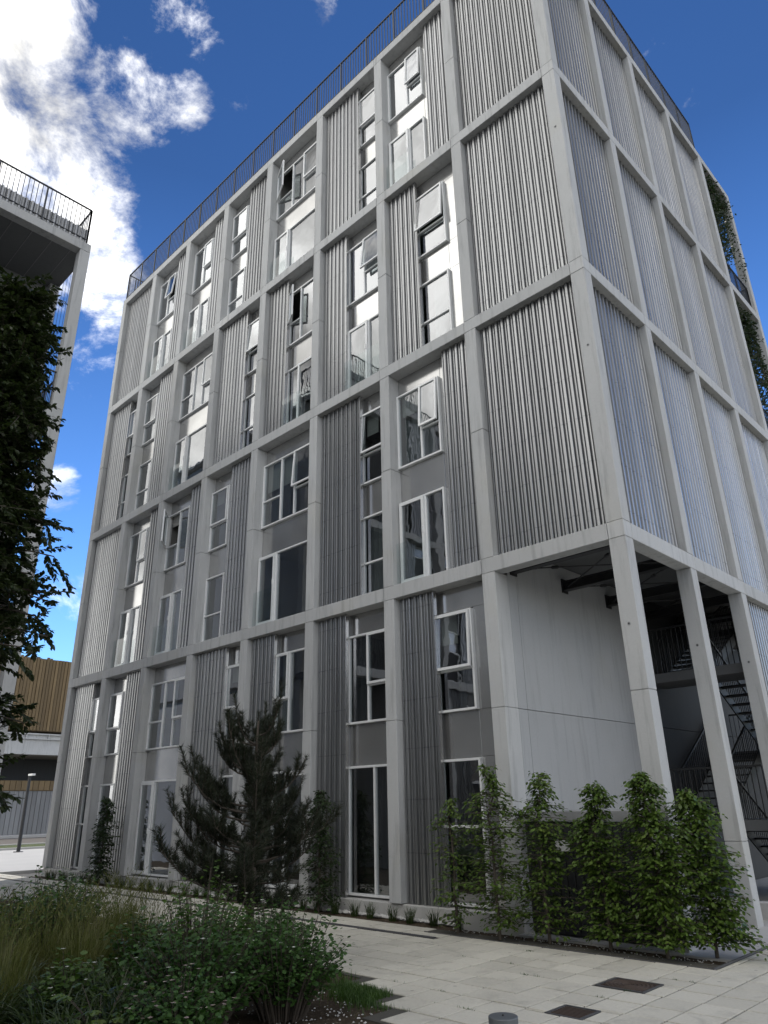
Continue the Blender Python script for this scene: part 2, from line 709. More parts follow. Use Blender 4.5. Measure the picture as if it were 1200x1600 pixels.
base = MB()
for (x0, x1, y0, y1) in ((-24, 8, -3.25, -.5), (-4.25, 8, -3.78, -3.25), (-2.35, 8, -4.2, -3.78), (-1.5, 8, -4.6, -4.2),
                         (-1.1, 8, -5.0, -4.6), (-.68, 8, -14.2, -5.0), (.66, 8, -.5, 14)):
    base.box(x0, x1, y0, y1, -.24, GZ - .012)
pav = base.build('pavement', 'joint_sand')
tag(pav, kind='structure')
cells = []
ox, oy = -.07, -3.30
for i in range(-58, 20):
    for j in range(-26, 42):
        xa, ya = ox + i * TP, oy + j * TP
        xb, yb = xa + TP, ya + TP
        if xb > 8 or yb > 13.5 or xa < -24:
            continue
        # keep clear of beds and the channel: clip the cell
        segs = [(xa, xb, ya, yb)]
        for (bx0, bx1, by0, by1) in ((-3.97, .68, -.86, 14), (-30, -3.97, -.52, 14), (-30, -3.43, -1.275, -1.125)):
            ns = []
            for (a, b, c, d) in segs:
                if b <= bx0 or a >= bx1 or d <= by0 or c >= by1:
                    ns.append((a, b, c, d))
                    continue
                if c < by0:
                    ns.append((a, b, c, by0))
                if d > by1:
                    ns.append((a, b, by1, d))
                cc, dd = max(c, by0), min(d, by1)
                if a < bx0:
                    ns.append((a, bx0, cc, dd))
                if b > bx1:
                    ns.append((bx1, b, cc, dd))
            segs = ns
        for (a, b, c, d) in segs:
            if b - a < .05 or d - c < .04:
                continue
            if (c + d) / 2 < garden_edge((a + b) / 2):
                continue
            cells.append((a, b, c, d))


def cam_pix(p):
    d = Vector(p) - CAM
    z = d.dot(fw)
    if z < .1:
        return None
    return (600 + 1124 * d.dot(rt2) / z, 800 - 1124 * d.dot(up2) / z)


def in_view(p, mg=30):
    q = cam_pix(p)
    return q is not None and -mg < q[0] < 1200 + mg and -mg < q[1] < 1600 + mg


HOLES = ((-.04, .54, -2.44, -1.94), (.16, .56, -3.76, -3.36))
rng = random.Random(5)
cells2 = []
for c in cells:
    if any(c[0] < h[1] and c[1] > h[0] and c[2] < h[3] and c[3] > h[2] for h in HOLES):
        # split around the iron covers
        for h in HOLES:
            if c[0] < h[1] and c[1] > h[0] and c[2] < h[3] and c[3] > h[2]:
                a, b, y0, y1 = c
                hx0, hx1, hy0, hy1 = h
                if y0 < hy0 - .03:
                    cells2.append((a, b, y0, hy0))
                if y1 > hy1 + .03:
                    cells2.append((a, b, hy1, y1))
                cy0, cy1 = max(y0, hy0), min(y1, hy1)
                if a < hx0 - .03:
                    cells2.append((a, hx0, cy0, cy1))
                if b > hx1 + .03:
                    cells2.append((hx1, b, cy0, cy1))
    else:
        cells2.append(c)
key = lambda c: (0 if in_view(((c[0] + c[1]) / 2, (c[2] + c[3]) / 2, GZ)) else 1,
                 (Vector(((c[0] + c[1]) / 2, (c[2] + c[3]) / 2, GZ)) - CAM).length)
cells2.sort(key=key)
tile_cache = {}
rest = MB()
for n, (a, b, c, d) in enumerate(cells2):
    dz = rng.uniform(-.003, .003)
    gap = .011
    if n < 298:
        w, h = round(b - a - 2 * gap, 3), round(d - c - 2 * gap, 3)
        if (w, h) not in tile_cache:
            t = MB()
            e = .004
            z1 = .045
            i = 0
            t.v = [(-w / 2, -h / 2, 0), (w / 2, -h / 2, 0), (w / 2, h / 2, 0), (-w / 2, h / 2, 0),
                   (-w / 2, -h / 2, z1 - e), (w / 2, -h / 2, z1 - e), (w / 2, h / 2, z1 - e), (-w / 2, h / 2, z1 - e),
                   (-w / 2 + e, -h / 2 + e, z1), (w / 2 - e, -h / 2 + e, z1), (w / 2 - e, h / 2 - e, z1), (-w / 2 + e, h / 2 - e, z1)]
            t.f = [(0, 1, 5, 4), (1, 2, 6, 5), (2, 3, 7, 6), (3, 0, 4, 7), (4, 5, 9, 8), (5, 6, 10, 9), (6, 7, 11, 10), (7, 4, 8, 11), (8, 9, 10, 11)]
            t.m = [0] * 9
            tile_cache[(w, h)] = t.mesh('paving_tile', 'paver')
        link('paving_tile', tile_cache[(w, h)], pav, ((a + b) / 2, (c + d) / 2, GZ - .045 + dz),
             (rng.uniform(-.004, .004), rng.uniform(-.004, .004), rng.uniform(-.004, .004)))
    else:
        rest.box(a + gap, b - gap, c + gap, d - gap, GZ - .045, GZ + dz)
tag(rest.build('outer_paving_tiles', 'paver', pav), kind='stuff')

# planted ground
soil = MB()
N = 46
random.seed(3)


def soil_patch(mb, x0, x1, y0, y1, nx, ny, z, amp):
    i0 = len(mb.v)
    for j in range(ny + 1):
        for i in range(nx + 1):
            e = 0 if i in (0, nx) or j in (0, ny) else 1
            mb.v.append((x0 + (x1 - x0) * i / nx, y0 + (y1 - y0) * j / ny, z + e * random.uniform(-amp, amp)))
    for j in range(ny):
        for i in range(nx):
            a = i0 + j * (nx + 1) + i
            mb.f.append((a, a + 1, a + nx + 2, a + nx + 1))
            mb.m.append(0)


for (x0, x1, y0, y1) in ((-24, -4.25, -10, -3.25), (-4.25, -2.35, -10, -3.78), (-2.35, -1.5, -10, -4.2), (-1.5, -1.1, -10, -4.6), (-1.1, -.68, -10, -5.0)):
    soil_patch(soil, x0, x1, y0, y1, max(4, int((x1 - x0) * 5)), int((y1 - y0) * 5), GZ - .025, .02)
tag(soil.build('garden_bed', 'soil', smooth=True), kind='structure')
soil = MB()
soil_patch(soil, -3.95, .64, -.84, -.18, 40, 8, GZ - .03, .02)
soil_patch(soil, -21.4, -3.95, -.50, -.02, 120, 6, GZ - .03, .02)
tag(soil.build('hedge_bed', 'soil', smooth=True), kind='structure')
af = MB()
af.box(-2.62, .64, -.17, 13.1, -.24, GZ - .006)
tag(af.build('arcade_floor', 'arcade_floor'), kind='structure')
# steel edging at the corner of the hedge bed
ed = MB()
ed.box(.642, .664, -.86, 2.2, -.2, GZ + .012).box(-3.95, .642, -.866, -.846, -.2, GZ + .006)
tag(ed.build('bed_edging', 'iron_grey'), 'thin grey steel edging along the right corner of the hedge bed', 'edging')
# channel drain
ch = empty('channel_drain', (-5.8, -1.2, GZ))
tag(ch, 'long grey slotted channel drain in the paving left of the hedge bed', 'drain')
cb = MB()
cb.box(-8.2, 2.36, -.07, .07, -.08, -.012)
cb.build('channel_body', 'iron_grey', ch)
for k in range(20):
    gr = MB()
    x0 = -8.2 + k * .528
    for q in range(12):
        gr.box(x0 + q * .043 + .004, x0 + q * .043 + .034, -.064, .064, -.011, .003)
    gr.build('grating', 'iron_grey', ch)

# ------------------------------------------------------------------ apartment building
BZ = [(5.80, 6.09), (11.32, 11.605), (16.87, 17.16), (22.37, 22.66)]
Z0 = [0.09, 6.09, 11.605, 17.16]
CW = .295


def XR(k):
    return -(2.62 * k + .03)


def XL(k):
    return XR(k) - CW if k else -.30


YJ = [0, 2.578, 5.156, 7.734, 10.312, 12.92]
bld = empty('apartment_building')
tag(bld, 'tall grey apartment block with concrete grid, corrugated metal panels and many windows', 'building')

# columns (each storey pair one column with a cast joint half way)
ccache = {}


def column(x, y, w, d, z0, z1, parent=bld, name='column', jz=None, mat='concrete'):
    k = (round(w, 3), round(d, 3), round(z1 - z0, 3), None if jz is None else round(jz - z0, 3))
    if k not in ccache:
        t = MB()
        if jz is None:
            t.box(0, w, 0, d, 0, z1 - z0)
        else:
            t.box(0, w, 0, d, 0, jz - z0 - .006).box(.008, w - .008, .008, d - .008, jz - z0 - .006, jz - z0 + .006).box(0, w, 0, d, jz - z0 + .006, z1 - z0)
        ccache[k] = t.mesh(name, mat)
    return bevel(link(name, ccache[k], parent, (x, y, z0)))


for t in range(4):
    zb = BZ[t][0]
    for k in range(1, 9):
        column(XL(k), 0.002, CW, .42, Z0[t] + .004, zb - .004, jz=zb - 2.48)
    # corner column and the right-hand row
    zc0 = GZ - .02 if t == 0 else Z0[t] + .004
    column(-.30, 0.002, .298, .275, zc0, zb - .004, jz=None if t else zb - 2.48)
    for j in range(1, 6):
        column(-.285, YJ[j] + .002, .283, .27, zc0, zb - .004, jz=(zb - 4.7) if t == 0 else None)
for (x, y, z, ax) in ((-.16, -.001, 4.35, 'y'), (-.15, -.001, 9.6, 'y'), (-.15, -.001, 15.2, 'y'), (-.14, YJ[1], 4.35, 'y'), (-.14, YJ[2], 4.35, 'y')):
    t = MB()
    t.tube([(x, y + .004, z), (x, y - .003, z)], .028, 14)
    t.tube([(x, y - .001, z), (x, y - .0045, z)], .016, 12, 1)
    t.build('tie_hole_plug', ['concrete_grey', 'concrete_dark'], bld)
# beams, one cast piece to a bay
for t in range(4):
    z0, z1 = BZ[t]
    for k in range(1, 9):
        xa, xb = XL(k), XL(k - 1)
        bevel(MB().box(xa + .004, xb - .004, 0, .34 if k > 1 else .28, z0, z1).build('beam', 'concrete', bld))
    bevel(MB().box(-.296, 0, 0, .275, z0, z1).build('corner_block', 'concrete', bld))
    for j in range(1, 6):
        bevel(MB().box(-.283, 0, YJ[j - 1] + (.28 if j == 1 else .275), YJ[j] + .27, z0, z1).build('beam', 'concrete', bld))

pcache = {}


def corr(parent, face, a, b, z0, z1, x_off=0., end_b=False, mat='corrugated'):
    w = round(b - a, 3)
    h = round(z1 - z0, 3)
    kk = (face, w, h, end_b)
    if kk not in pcache:
        n = max(2, round(w / .158))
        p = w / n
        prof = []
        for i in range(n):
            o = i * p
            for (s, d) in ((0, .200), (.10, .200), (.16, .172), (.18, .169), (.29, .169), (.31, .172), (.37, .200), (.48, .200), (.57, .150), (.60, .146), (.88, .146), (.91, .150)):
                prof.append((o + s * p, d))
        prof.append((w, .200))
        t = MB()
        for (s, d) in prof:
            if face == 'S':
                t.v += [(s, d, 0), (s, d, h)]
            else:
                t.v += [(-d, s, 0), (-d, s, h)]
        for i in range(len(prof) - 1):
            q = (2 * i, 2 * i + 2, 2 * i + 3, 2 * i + 1)
            t.f.append(q if face == 'S' else q)
            t.m.append(0)
        if end_b:
            t.box(w, w + .004, .142, .225, 0, h, 1)
        pcache[kk] = t.mesh('corrugated_panel', [mat, 'spandrel'])
    loc = (a, 0, z0) if face == 'S' else (x_off, a, z0)
    return link('corrugated_panel', pcache[kk], parent, loc)


def backing(face, a, b, z0, z1, d0=.235, d1=.34):
    t = MB()
    if face == 'S':
        t.box(a, b, d0, d1, z0, z1)
    else:
        t.box(-d1, -d0, a, b, z0, z1)
    return t.build('backing_wall', 'backing_sheet', bld)


F, Y_PANE = .045, .300


def casement(parent, x0, x1, z0, z1, kind, ang, name='casement'):
    """opening sash, frame and glass in one mesh; origin on its hinge"""
    w, h = x1 - x0, z1 - z0
    f = .05 if name == 'casement' else .07
    t = MB()
    ox, oz = (0, -h) if kind == 'top' else (0, 0)
    t.box(ox, ox + f, -.025, .02, oz, oz + h).box(ox + w - f, ox + w, -.025, .02, oz, oz + h)
    t.box(ox + f, ox + w - f, -.024, .019, oz, oz + f).box(ox + f, ox + w - f, -.024, .019, oz + h - f, oz + h)
    t.face([(ox + f, 0, oz + f), (ox + w - f, 0, oz + f), (ox + w - f, 0, oz + h - f), (ox + f, 0, oz + h - f)], 1)
    if name != 'casement':
        t.box(ox + w - .05, ox + w - .03, -.05, -.025, oz + 1.0, oz + 1.14, 0)
    loc = (x0, .232, z1) if kind == 'top' else (x0, .232, z0)
    rot = (-R(ang), 0, 0) if kind == 'top' else (0, 0, -R(ang))
    return t.build(name, ['frame', 'glass'], parent, loc, rot)


def window(x0, x1, z0, z1, cols, guard=None):
    """cols: (xa, xb, [(za, zb, kind, angle), ...]) from the left"""
    t = MB()
    t.box(x0, x0 + F, .252, .345, z0, z1).box(x1 - F, x1, .252, .345, z0, z1)
    t.box(x0 + F, x1 - F, .254, .343, z0, z0 + F).box(x0 + F, x1 - F, .254, .343, z1 - F, z1)
    for i, (xa, xb, rows) in enumerate(cols):
        if i:
            t.box(xa - F / 2, xa + F / 2, .256, .341, z0 + F, z1 - F)
        for q, (za, zb, kd, an) in enumerate(rows):
            if q:
                t.box(max(xa, x0) + F * .5, min(xb, x1) - F * .5, .259, .338, za - F / 2, za + F / 2)
    wo_ = bevel(t.build('window', 'frame', bld), .004)
    for i, (xa, xb, rows) in enumerate(cols):
        for q, (za, zb, kd, an) in enumerate(rows):
            pa, pb = xa + (F if i == 0 else F / 2), xb - (F if i == len(cols) - 1 else F / 2)
            qa, qb = za + (F if q == 0 else F / 2), zb - (F if q == len(rows) - 1 else F / 2)
            if kd == 'fix':
                MB().face([(pa, Y_PANE, qa), (pb, Y_PANE, qa), (pb, Y_PANE, qb), (pa, Y_PANE, qb)]).build('pane', 'glass', wo_)
            elif kd in ('top', 'side'):
                casement(wo_, pa - .012, pb + .012, qa - .012, qb + .012, kd, an)
            elif kd == 'door':
                casement(wo_, pa - .008, pb + .008, qa - .008, qb + .008, 'side', an, 'door_leaf')
    if guard:
        ga, gb, gh = guard
        MB().face([(ga, .12, z0 - .03), (gb, .12, z0 - .03), (gb, .12, z0 + gh), (ga, .12, z0 + gh)]).build('glass_guard', 'glass_clear', wo_)
    return wo_


def panel(x0, x1, z0, z1, d=.335):
    return bevel(MB().box(x0 + .003, x1 - .003, d, d + .03, z0 + .003, z1 - .003).build('spandrel_panel', 'spandrel', bld), .003)


crng = random.Random(11)


def curtain(x0, x1, z0, z1, mat, cover=1.0, left=True):
    w = (x1 - x0) * cover
    a = x0 if left else x1 - w
    n = max(10, int(w / .035))
    t = MB()
    ph = crng.uniform(0, 6)
    for i in range(n + 1):
        s = a + w * i / n
        d = .50 + .03 * math.sin(i * 1.25 + ph) + .012 * math.sin(i * .53 + ph * 2)
        t.v += [(s, d, z0), (s, d + .01, z1)]
    for i in range(n):
        t.f.append((2 * i, 2 * i + 2, 2 * i + 3, 2 * i + 1))
        t.m.append(0)
    return t.build('curtain', mat, bld, smooth=True)


LAY = {
    0: {2: 'E', 3: 'D', 4: 'd', 5: 'C', 6: 'F', 7: 'B', 8: 'C'},
    1: {1: 'G', 2: 'A', 3: 'C', 4: 'F', 5: 'B', 6: 'A2', 7: 'A', 8: 'G'},
    2: {1: 'G', 2: 'E', 3: 'D', 4: 'd', 5: 'C', 6: 'F', 7: 'B', 8: 'C'},
    3: {1: 'G', 2: 'A', 3: 'C', 4: 'F', 5: 'B', 6: 'A', 7: 'A', 8: 'G'},
}
OPEN = {(3, 2): 3, (3, 3): 0, (2, 3): 7, (2, 2): 4, (1, 2): 3, (1, 3): 3, (0, 2): 2, (3, 7): 6, (1, 4): 4, (2, 5): 3}
SIDE = {(2, 4): 28, (3, 4): 24, (1, 6): 40}
for t in range(4):
    zb, z0 = BZ[t][0], Z0[t]
    u0, u1 = zb - 2.42, zb - .50            # upper window
    l0, l1 = z0 + .03, zb - 3.27            # lower window
    us, ls = zb - 1.64, zb - 4.42
    for k, ty in LAY[t].items():
        xl, xr = XR(k), XL(k - 1)
        op, sd = OPEN.get((t, k), 0), SIDE.get((t, k), None)
        if ty == 'G':
            corr(bld, 'S', xl + .004, xr - .004, z0, zb)
            backing('S', xl, xr, z0, zb + .2)
            continue
        up_rows = [(u0, us, 'fix', 0), (us, u1, 'top', op)]
        low_rows = [(l0, ls, 'fix', 0), (ls, l1, 'fix', 0)]
        guard = None
        if ty in ('A', 'A2'):
            wx0, wx1 = xl + .004, xl + 1.31
            mx_ = xl + .74
            if ty == 'A':
                cu = [(wx0, mx_, [(u0, u1, 'fix', 0)]), (mx_, wx1, up_rows)]
            else:
                cu = [(wx0, mx_, [(u0, us, 'fix', 0), (us, u1, 'side', sd or 0)]), (mx_, wx1, [(u0, u1, 'fix', 0)])]
            cl = [(wx0, mx_ + .03, [(l0, l1, 'door', 0)]), (mx_ + .03, wx1, [(l0, l1, 'fix', 0)])]
            guard = (wx0, mx_ + .03, .92)
            ca, cb_, eb = xl + 1.50, xr - .004, False
        elif ty == 'B':
            wx0, wx1 = xl + .004, xl + .93
            cu, cl = [(wx0, wx1, up_rows)], [(wx0, wx1, low_rows)]
            ca, cb_, eb = xl + 1.10, xr - .004, False
        elif ty == 'C':
            wx0, wx1 = xl + 1.42, xr - .004
            cu, cl = [(wx0, wx1, up_rows)], [(wx0, wx1, low_rows)]
            ca, cb_, eb = xl + .004, xl + 1.49, True
        elif ty in ('D', 'd'):
            wx0, wx1 = xl + .92, xr - .004
            if ty == 'D':
                mx_ = xl + 1.56
                cu = [(wx0, mx_, [(u0, u1, 'fix', 0)]), (mx_, wx1, up_rows)]
                cl = [(wx0, mx_ + .15, [(l0, l1, 'door' if t == 2 else 'fix', 0 if t else 0)]), (mx_ + .15, wx1, [(l0, l1, 'fix', 0)])]
            else:
                mx_ = xl + 1.46
                cu = [(wx0, mx_, [(u0, us, 'fix', 0), (us, u1, 'side' if sd else 'top', sd or 0)]), (mx_, wx1, [(u0, u1, 'fix', 0)])]
                cl = [(wx0, mx_, [(l0, l1, 'fix', 0)]), (mx_, wx1, [(l0, l1, 'door', 0)])]
            guard = (wx0, wx1, .92) if t else None
            ca, cb_, eb = xl + .004, xl + .98, True
        elif ty == 'E':
            wx0, wx1 = xl + .87, xl + 1.81
            cu, cl = [(wx0, wx1, up_rows)], [(wx0, wx1, low_rows)]
            ca, cb_, eb = xl + .004, xl + .98, True
            for (a, b) in ((z0, l1 + .02), (l1 + .02, u0), (u0, u1 + .03)):
                panel(wx1, xr, a, b)
        else:                                # full width
            wx0, wx1 = xl + .004, xr - .004
            m1, m2 = xl + .83, xl + 1.42
            cu = [(wx0, m1, [(u0, us, 'fix', 0), (us, u1, 'side' if sd else 'fix', sd or 0)]), (m1, m2, [(u0, u1, 'fix', 0)]), (m2, wx1, up_rows)]
            cl = [(wx0, xl + .76, [(l0, l1, 'door', 0)]), (xl + .76, wx1, [(l0, l1, 'fix', 0)])]
            guard = (wx0, xl + .76, .92) if t else None
            ca = None
        window(wx0, wx1, u0, u1, cu)
        window(wx0, wx1, l0, l1, cl, guard)
        px0, px1 = wx0 - .004, (xr if ty == 'E' else wx1 if ty in ('A', 'A2', 'B') else wx1 + .004)
        panel(px0, px1, u1 + (.03 if ty == 'E' else 0), zb + .02)
        panel(px0, (wx1 if ty == 'E' else px1), l1, u0)
        if ca is not None:
            corr(bld, 'S', ca, cb_, z0, zb, end_b=eb)
            backing('S', (ca if ca > xl + .5 else xl), (wx0 - .002 if eb else xr), z0, zb + .2, .235, .40)
        if ty in ('A', 'A2', 'B'):
            panel(wx1, ca + .04, z0, zb + .02, .338)
        # something to see behind the glass
        for (a, b, up_) in ((u0, u1, 1), (l0, l1, 0)):
            r = crng.random()
            if r < .5:
                mt = crng.choice(['curtain_light', 'curtain_grey', 'curtain_dark', 'curtain_dark'])
                cv = crng.choice([.3, .45, .7, 1.0]) if mt != 'curtain_dark' else crng.choice([.4, .6])
                curtain(wx0 + .02, wx1 - .02, a + .02, b + .03, mt, cv, crng.random() < .5)
            if crng.random() < .25 and up_:
                # roller blind half down
                MB().box(wx0 + .06, wx0 + (wx1 - wx0) * .5, .40, .41, b - crng.uniform(.3, .9), b).build('roller_blind', 'curtain_light', bld)

# rooms behind the windows: floors, party walls, back wall
for t in range(4):
    zb, z0 = BZ[t][0], Z0[t]
    MB().box(-21.0, -2.66, .42, 5.0, zb - 3.1, zb - 2.62).build('floor_slab', 'room', bld)
    MB().box(-21.0, -2.66, .42, 5.0, BZ[t][0] + .02, BZ[t][1] - .01).build('floor_slab', 'room', bld)
    for k in range(2, 9):
        MB().box(XL(k) + .05, XR(k) - .05, .43, 5.0, z0 + .01, zb + .01).build('party_wall', 'room', bld)
MB().box(-21.0, -2.7, 5.0, 5.2, 0, 22.5).build('core_wall', 'room', bld)
MB().box(-21.0, -2.66, .42, 5.0, -.1, .06).build('floor_slab', 'room', bld)
MB().box(-21.28, -21.0, .43, 13.1, -.15, 22.36).build('end_wall', 'concrete_grey', bld)
MB().box(-21.0, -2.9, 12.9, 13.1, -.15, 22.36).build('back_wall', 'concrete_grey', bld)
bevel(MB().box(-21.3, -2.66, .06, .40, -.22, .083).build('plinth', 'plinth', bld))
MB().box(-21.28, -.30, .345, 13.17, 22.48, 22.62).build('roof', 'concrete_grey', bld)

# right-hand facade
for t in range(1, 4):
    zb, z0 = BZ[t][0], Z0[t]
    for j in range(1, 6):
        if j == 5 and t >= 2:
            continue
        ya, yb = YJ[j - 1] + (.28 if j == 1 else .275), YJ[j]
        corr(bld, 'E', ya + .003, yb - .003, z0, zb)
        backing('E', ya, yb, z0, zb + .2)
corr(bld, 'E', YJ[2] + .276, YJ[3] - .003, -.1, 5.8)
backing('E', YJ[2] + .275, YJ[3], -.12, 5.8)
# open corner loggias at the far end
for t in (2, 3):
    z0, zb = Z0[t], BZ[t][0]
    MB().box(-2.9, -.30, 10.35, 10.58, z0, zb + .2).build('loggia_wall', 'concrete_grey', bld)
    MB().box(-2.9, -2.65, 10.58, 12.9, z0, zb + .2).build('loggia_wall', 'concrete_grey', bld)
    MB().box(-2.65, -.29, 10.3, 13.18, BZ[t - 1][0] + .03, BZ[t - 1][1] - .02).build('loggia_floor', 'concrete_grey', bld)
MB().box(-2.65, -.29, 10.3, 13.18, BZ[3][0] + .03, BZ[3][0] + .1).build('loggia_ceiling', 'concrete_grey', bld)
for t in (1, 2, 3):
    bevel(MB().box(-2.9, -.30, 12.94, 13.185, BZ[t][0], BZ[t][1]).build('beam', 'concrete', bld))
MB().box(-2.9, -.30, 12.9, 13.1, 6.1, 11.31).build('back_wall', 'concrete_grey', bld)

# arcade: wall panels, ceiling, steel
for (ya, yb, am) in ((.425, .70, 'concrete_wall'), (.71, 5.3, 'concrete_wall'), (5.31, 12.9, 'concrete_dark')):  # rear panels much darker than the front ones
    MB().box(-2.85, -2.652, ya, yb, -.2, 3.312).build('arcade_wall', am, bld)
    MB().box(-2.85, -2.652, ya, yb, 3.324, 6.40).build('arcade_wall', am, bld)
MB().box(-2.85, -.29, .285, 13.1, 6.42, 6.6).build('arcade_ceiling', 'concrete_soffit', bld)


def ibeam(y, z=5.98, h=.2, w=.16):
    t = MB()
    t.box(-2.64, -.29, y - w / 2, y + w / 2, z + h / 2 - .02, z + h / 2).box(-2.64, -.29, y - w / 2, y + w / 2, z - h / 2, z - h / 2 + .02)
    t.box(-2.638, -.292, y - .01, y + .01, z - h / 2 + .02, z + h / 2 - .02)
    t.box(-2.65, -2.628, y - w / 2 - .03, y + w / 2 + .03, z - h / 2 - .05, z + h / 2 + .05)
    return t.build('steel_beam', 'steel_dark', bld)


IY = [.62, 2.50, 4.38, 6.26, 8.14, 10.0, 11.9]
for y in IY:
    ibeam(y)
for a, b in zip(IY[:-1], IY[1:]):
    for (xa, xb) in ((-2.5, -.42), (-.42, -2.5)):
        t = MB()
        p, q = Vector((xa, a + .1, 5.93 + (.03 if xa < xb else 0))), Vector((xb, b - .1, 5.93 + (.03 if xa < xb else 0)))
        t.tube([p, q], .013, 6)
        d = (q - p).normalized()
        t.tube([p + d * .55, p + d * .58, p + d * .68, p + d * .71], [.013, .034, .034, .013], 8)
        t.tube([p, p + d * .28], .024, 6)
        t.build('tie_rod', 'steel_dark', bld)

# roof railings
def railing(pts, z, h, name, parent, step=.117, post=1.172, mat='rail_metal', br=.006):
    rl = MB()
    bal = MB()
    rails = rl
    for p, q in zip(pts[:-1], pts[1:]):
        rails.bar((p[0], p[1], z + h), (q[0], q[1], z + h), .05, .03)
        rails.bar((p[0], p[1], z + .10), (q[0], q[1], z + .10), .03, .02)
    ro = rl.build(name, mat, parent)
    for p, q in zip(pts[:-1], pts[1:]):
        L = math.hypot(q[0] - p[0], q[1] - p[1])
        n = int(L / step)
        for i in range(n + 1):
            f_ = (i + .5) / (n + 1)
            x, y = p[0] + (q[0] - p[0]) * f_, p[1] + (q[1] - p[1]) * f_
            bal.box(x - br, x + br, y - br, y + br, z + .10, z + h - .015)
        n = max(1, round(L / post))
        for i in range(n + 1):
            f_ = i / n
            x, y = p[0] + (q[0] - p[0]) * f_, p[1] + (q[1] - p[1]) * f_
            MB().box(x - .022, x + .022, y - .022, y + .022, z - .06, z + h - .02).build('post', mat, ro)
    tag(bal.build('baluster', mat, ro), kind='stuff')
    return ro


railing([(-21.18, 4.5), (-21.18, .07), (-.07, .07), (-.07, 10.4)], 22.70, 1.36, 'roof_railing', bld, br=.010)
railing([(-.12, 10.6), (-.12, 12.9), (-2.6, 12.9)], 17.16, 1.1, 'loggia_railing', bld, br=.008)
railing([(-.12, 10.6), (-.12, 12.9), (-2.6, 12.9)], 11.62, 1.1, 'loggia_railing', bld, br=.008)

# ------------------------------------------------------------------ bin enclosure in the arcade
enc = empty('bin_enclosure', (-1.4, .9, GZ))
tag(enc, 'dark vertical-board enclosure with grey fascia standing under the white arcade wall', 'enclosure')
eo = Vector((-1.4, .9, GZ))


def ebox(name, mat, x0, x1, y0, y1, z0, z1):
    return MB().box(x0 - eo.x, x1 - eo.x, y0 - eo.y, y1 - eo.y, z0 - eo.z, z1 - eo.z).build(name, mat, enc)


bevel(ebox('fascia', 'concrete_grey', -2.56, -.34, .08, 1.7, 1.47, 1.62), .006)
nb = 15
for i in range(nb):
    x = -2.52 + i * (2.14 / nb)
    bevel(ebox('board', 'board_dark', x, x + 2.14 / nb - .014, .115, .14, GZ + .03, 1.466), .003)
ebox('back_frame', 'steel_dark', -2.52, -.38, .142, .18, GZ, 1.46)
for i in range(10):
    y = .15 + i * .152
    ebox('board', 'board_dark', -.40, -.375, y, y + .138, GZ + .03, 1.466)
sg = MB().box(-1.97, -1.72, .104, .113, 1.04, 1.21).build('notice_plate', 'white_paint')
tag(sg, 'small white notice plate fixed to the dark board enclosure behind the hedge', 'sign')

# ------------------------------------------------------------------ outside stair in the arcade
st = empty('steel_staircase', (-1.4, 7.3, GZ))
tag(st, 'dark open steel staircase with landings and balustrades behind the arcade columns', 'staircase')
so = Vector((-1.4, 7.3, GZ))


def sb(mb, name, mat='stair_steel'):
    mb.v = [(a - so.x, b - so.y, c - so.z) for (a, b, c) in mb.v]
    return mb.build(name, mat, st)


def flight(y0, z0, y1, z1, x0, x1, n=9):
    for xs in (x0, x1):
        sb(MB().bar((xs, y0, z0 - .08), (xs, y1, z1 - .08), .03, .24), 'stringer')
    for i in range(n):
        f_ = (i + .5) / n
        y, z = y0 + (y1 - y0) * f_, z0 + (z1 - z0) * f_
        sb(MB().box(x0 + .02, x1 - .02, y - .13, y + .13, z - .02, z + .015), 'tread')
    for xs in (x0, x1):
        sb(MB().bar((xs, y0, z0 + .95), (xs, y1, z1 + .95), .045, .04), 'handrail')
        b_ = MB()
        m_ = 22
        for i in range(m_ + 1):
            f_ = i / m_
            y, z = y0 + (y1 - y0) * f_, z0 + (z1 - z0) * f_
            b_.box(xs - .008, xs + .008, y - .008, y + .008, z + .02, z + .94)
        tag(sb(b_, 'baluster'), kind='stuff')


def landing(y0, y1, z, x0=-2.6, x1=-.34, rails=()):
    sb(MB().box(x0, x1, y0, y1, z - .2, z), 'landing', 'landing_grey')
    for (pa, pb) in rails:
        sb(MB().bar((pa[0], pa[1], z + 1.0), (pb[0], pb[1], z + 1.0), .045, .04), 'handrail')
        b_ = MB()
        n_ = int(max(abs(pb[0] - pa[0]), abs(pb[1] - pa[1])) / .11)
        for i in range(n_ + 1):
            f_ = i / n_
            x, y = pa[0] + (pb[0] - pa[0]) * f_, pa[1] + (pb[1] - pa[1]) * f_
            b_.box(x - .008, x + .008, y - .008, y + .008, z, z + .99)
        tag(sb(b_, 'baluster'), kind='stuff')


landing(5.4, 6.5, 4.40, rails=(((-2.55, 5.44), (-.4, 5.44)), ((-.4, 5.44), (-.4, 6.5))))
landing(9.1, 10.3, 2.85, rails=(((-2.55, 10.26), (-.4, 10.26)), ((-.4, 9.1), (-.4, 10.26))))
landing(5.4, 6.5, 1.36, rails=(((-2.55, 5.44), (-.4, 5.44)),))
landing(9.1, 10.3, 5.80, rails=(((-2.55, 10.26), (-.4, 10.26)),))
flight(6.5, 4.40, 9.1, 5.80, -2.55, -1.55)
flight(9.1, 2.85, 6.5, 4.40, -1.40, -.42)
flight(6.5, 1.36, 9.1, 2.85, -2.55, -1.55)
flight(9.1, GZ, 6.5, 1.36, -1.40, -.42)
lw = bevel(MB().box(-2.6, .5, 3.50, 3.75, -.2, .12).build('low_wall', 'plinth'))
tag(lw, 'low pale kerb wall crossing the arcade floor behind the second column', 'wall')

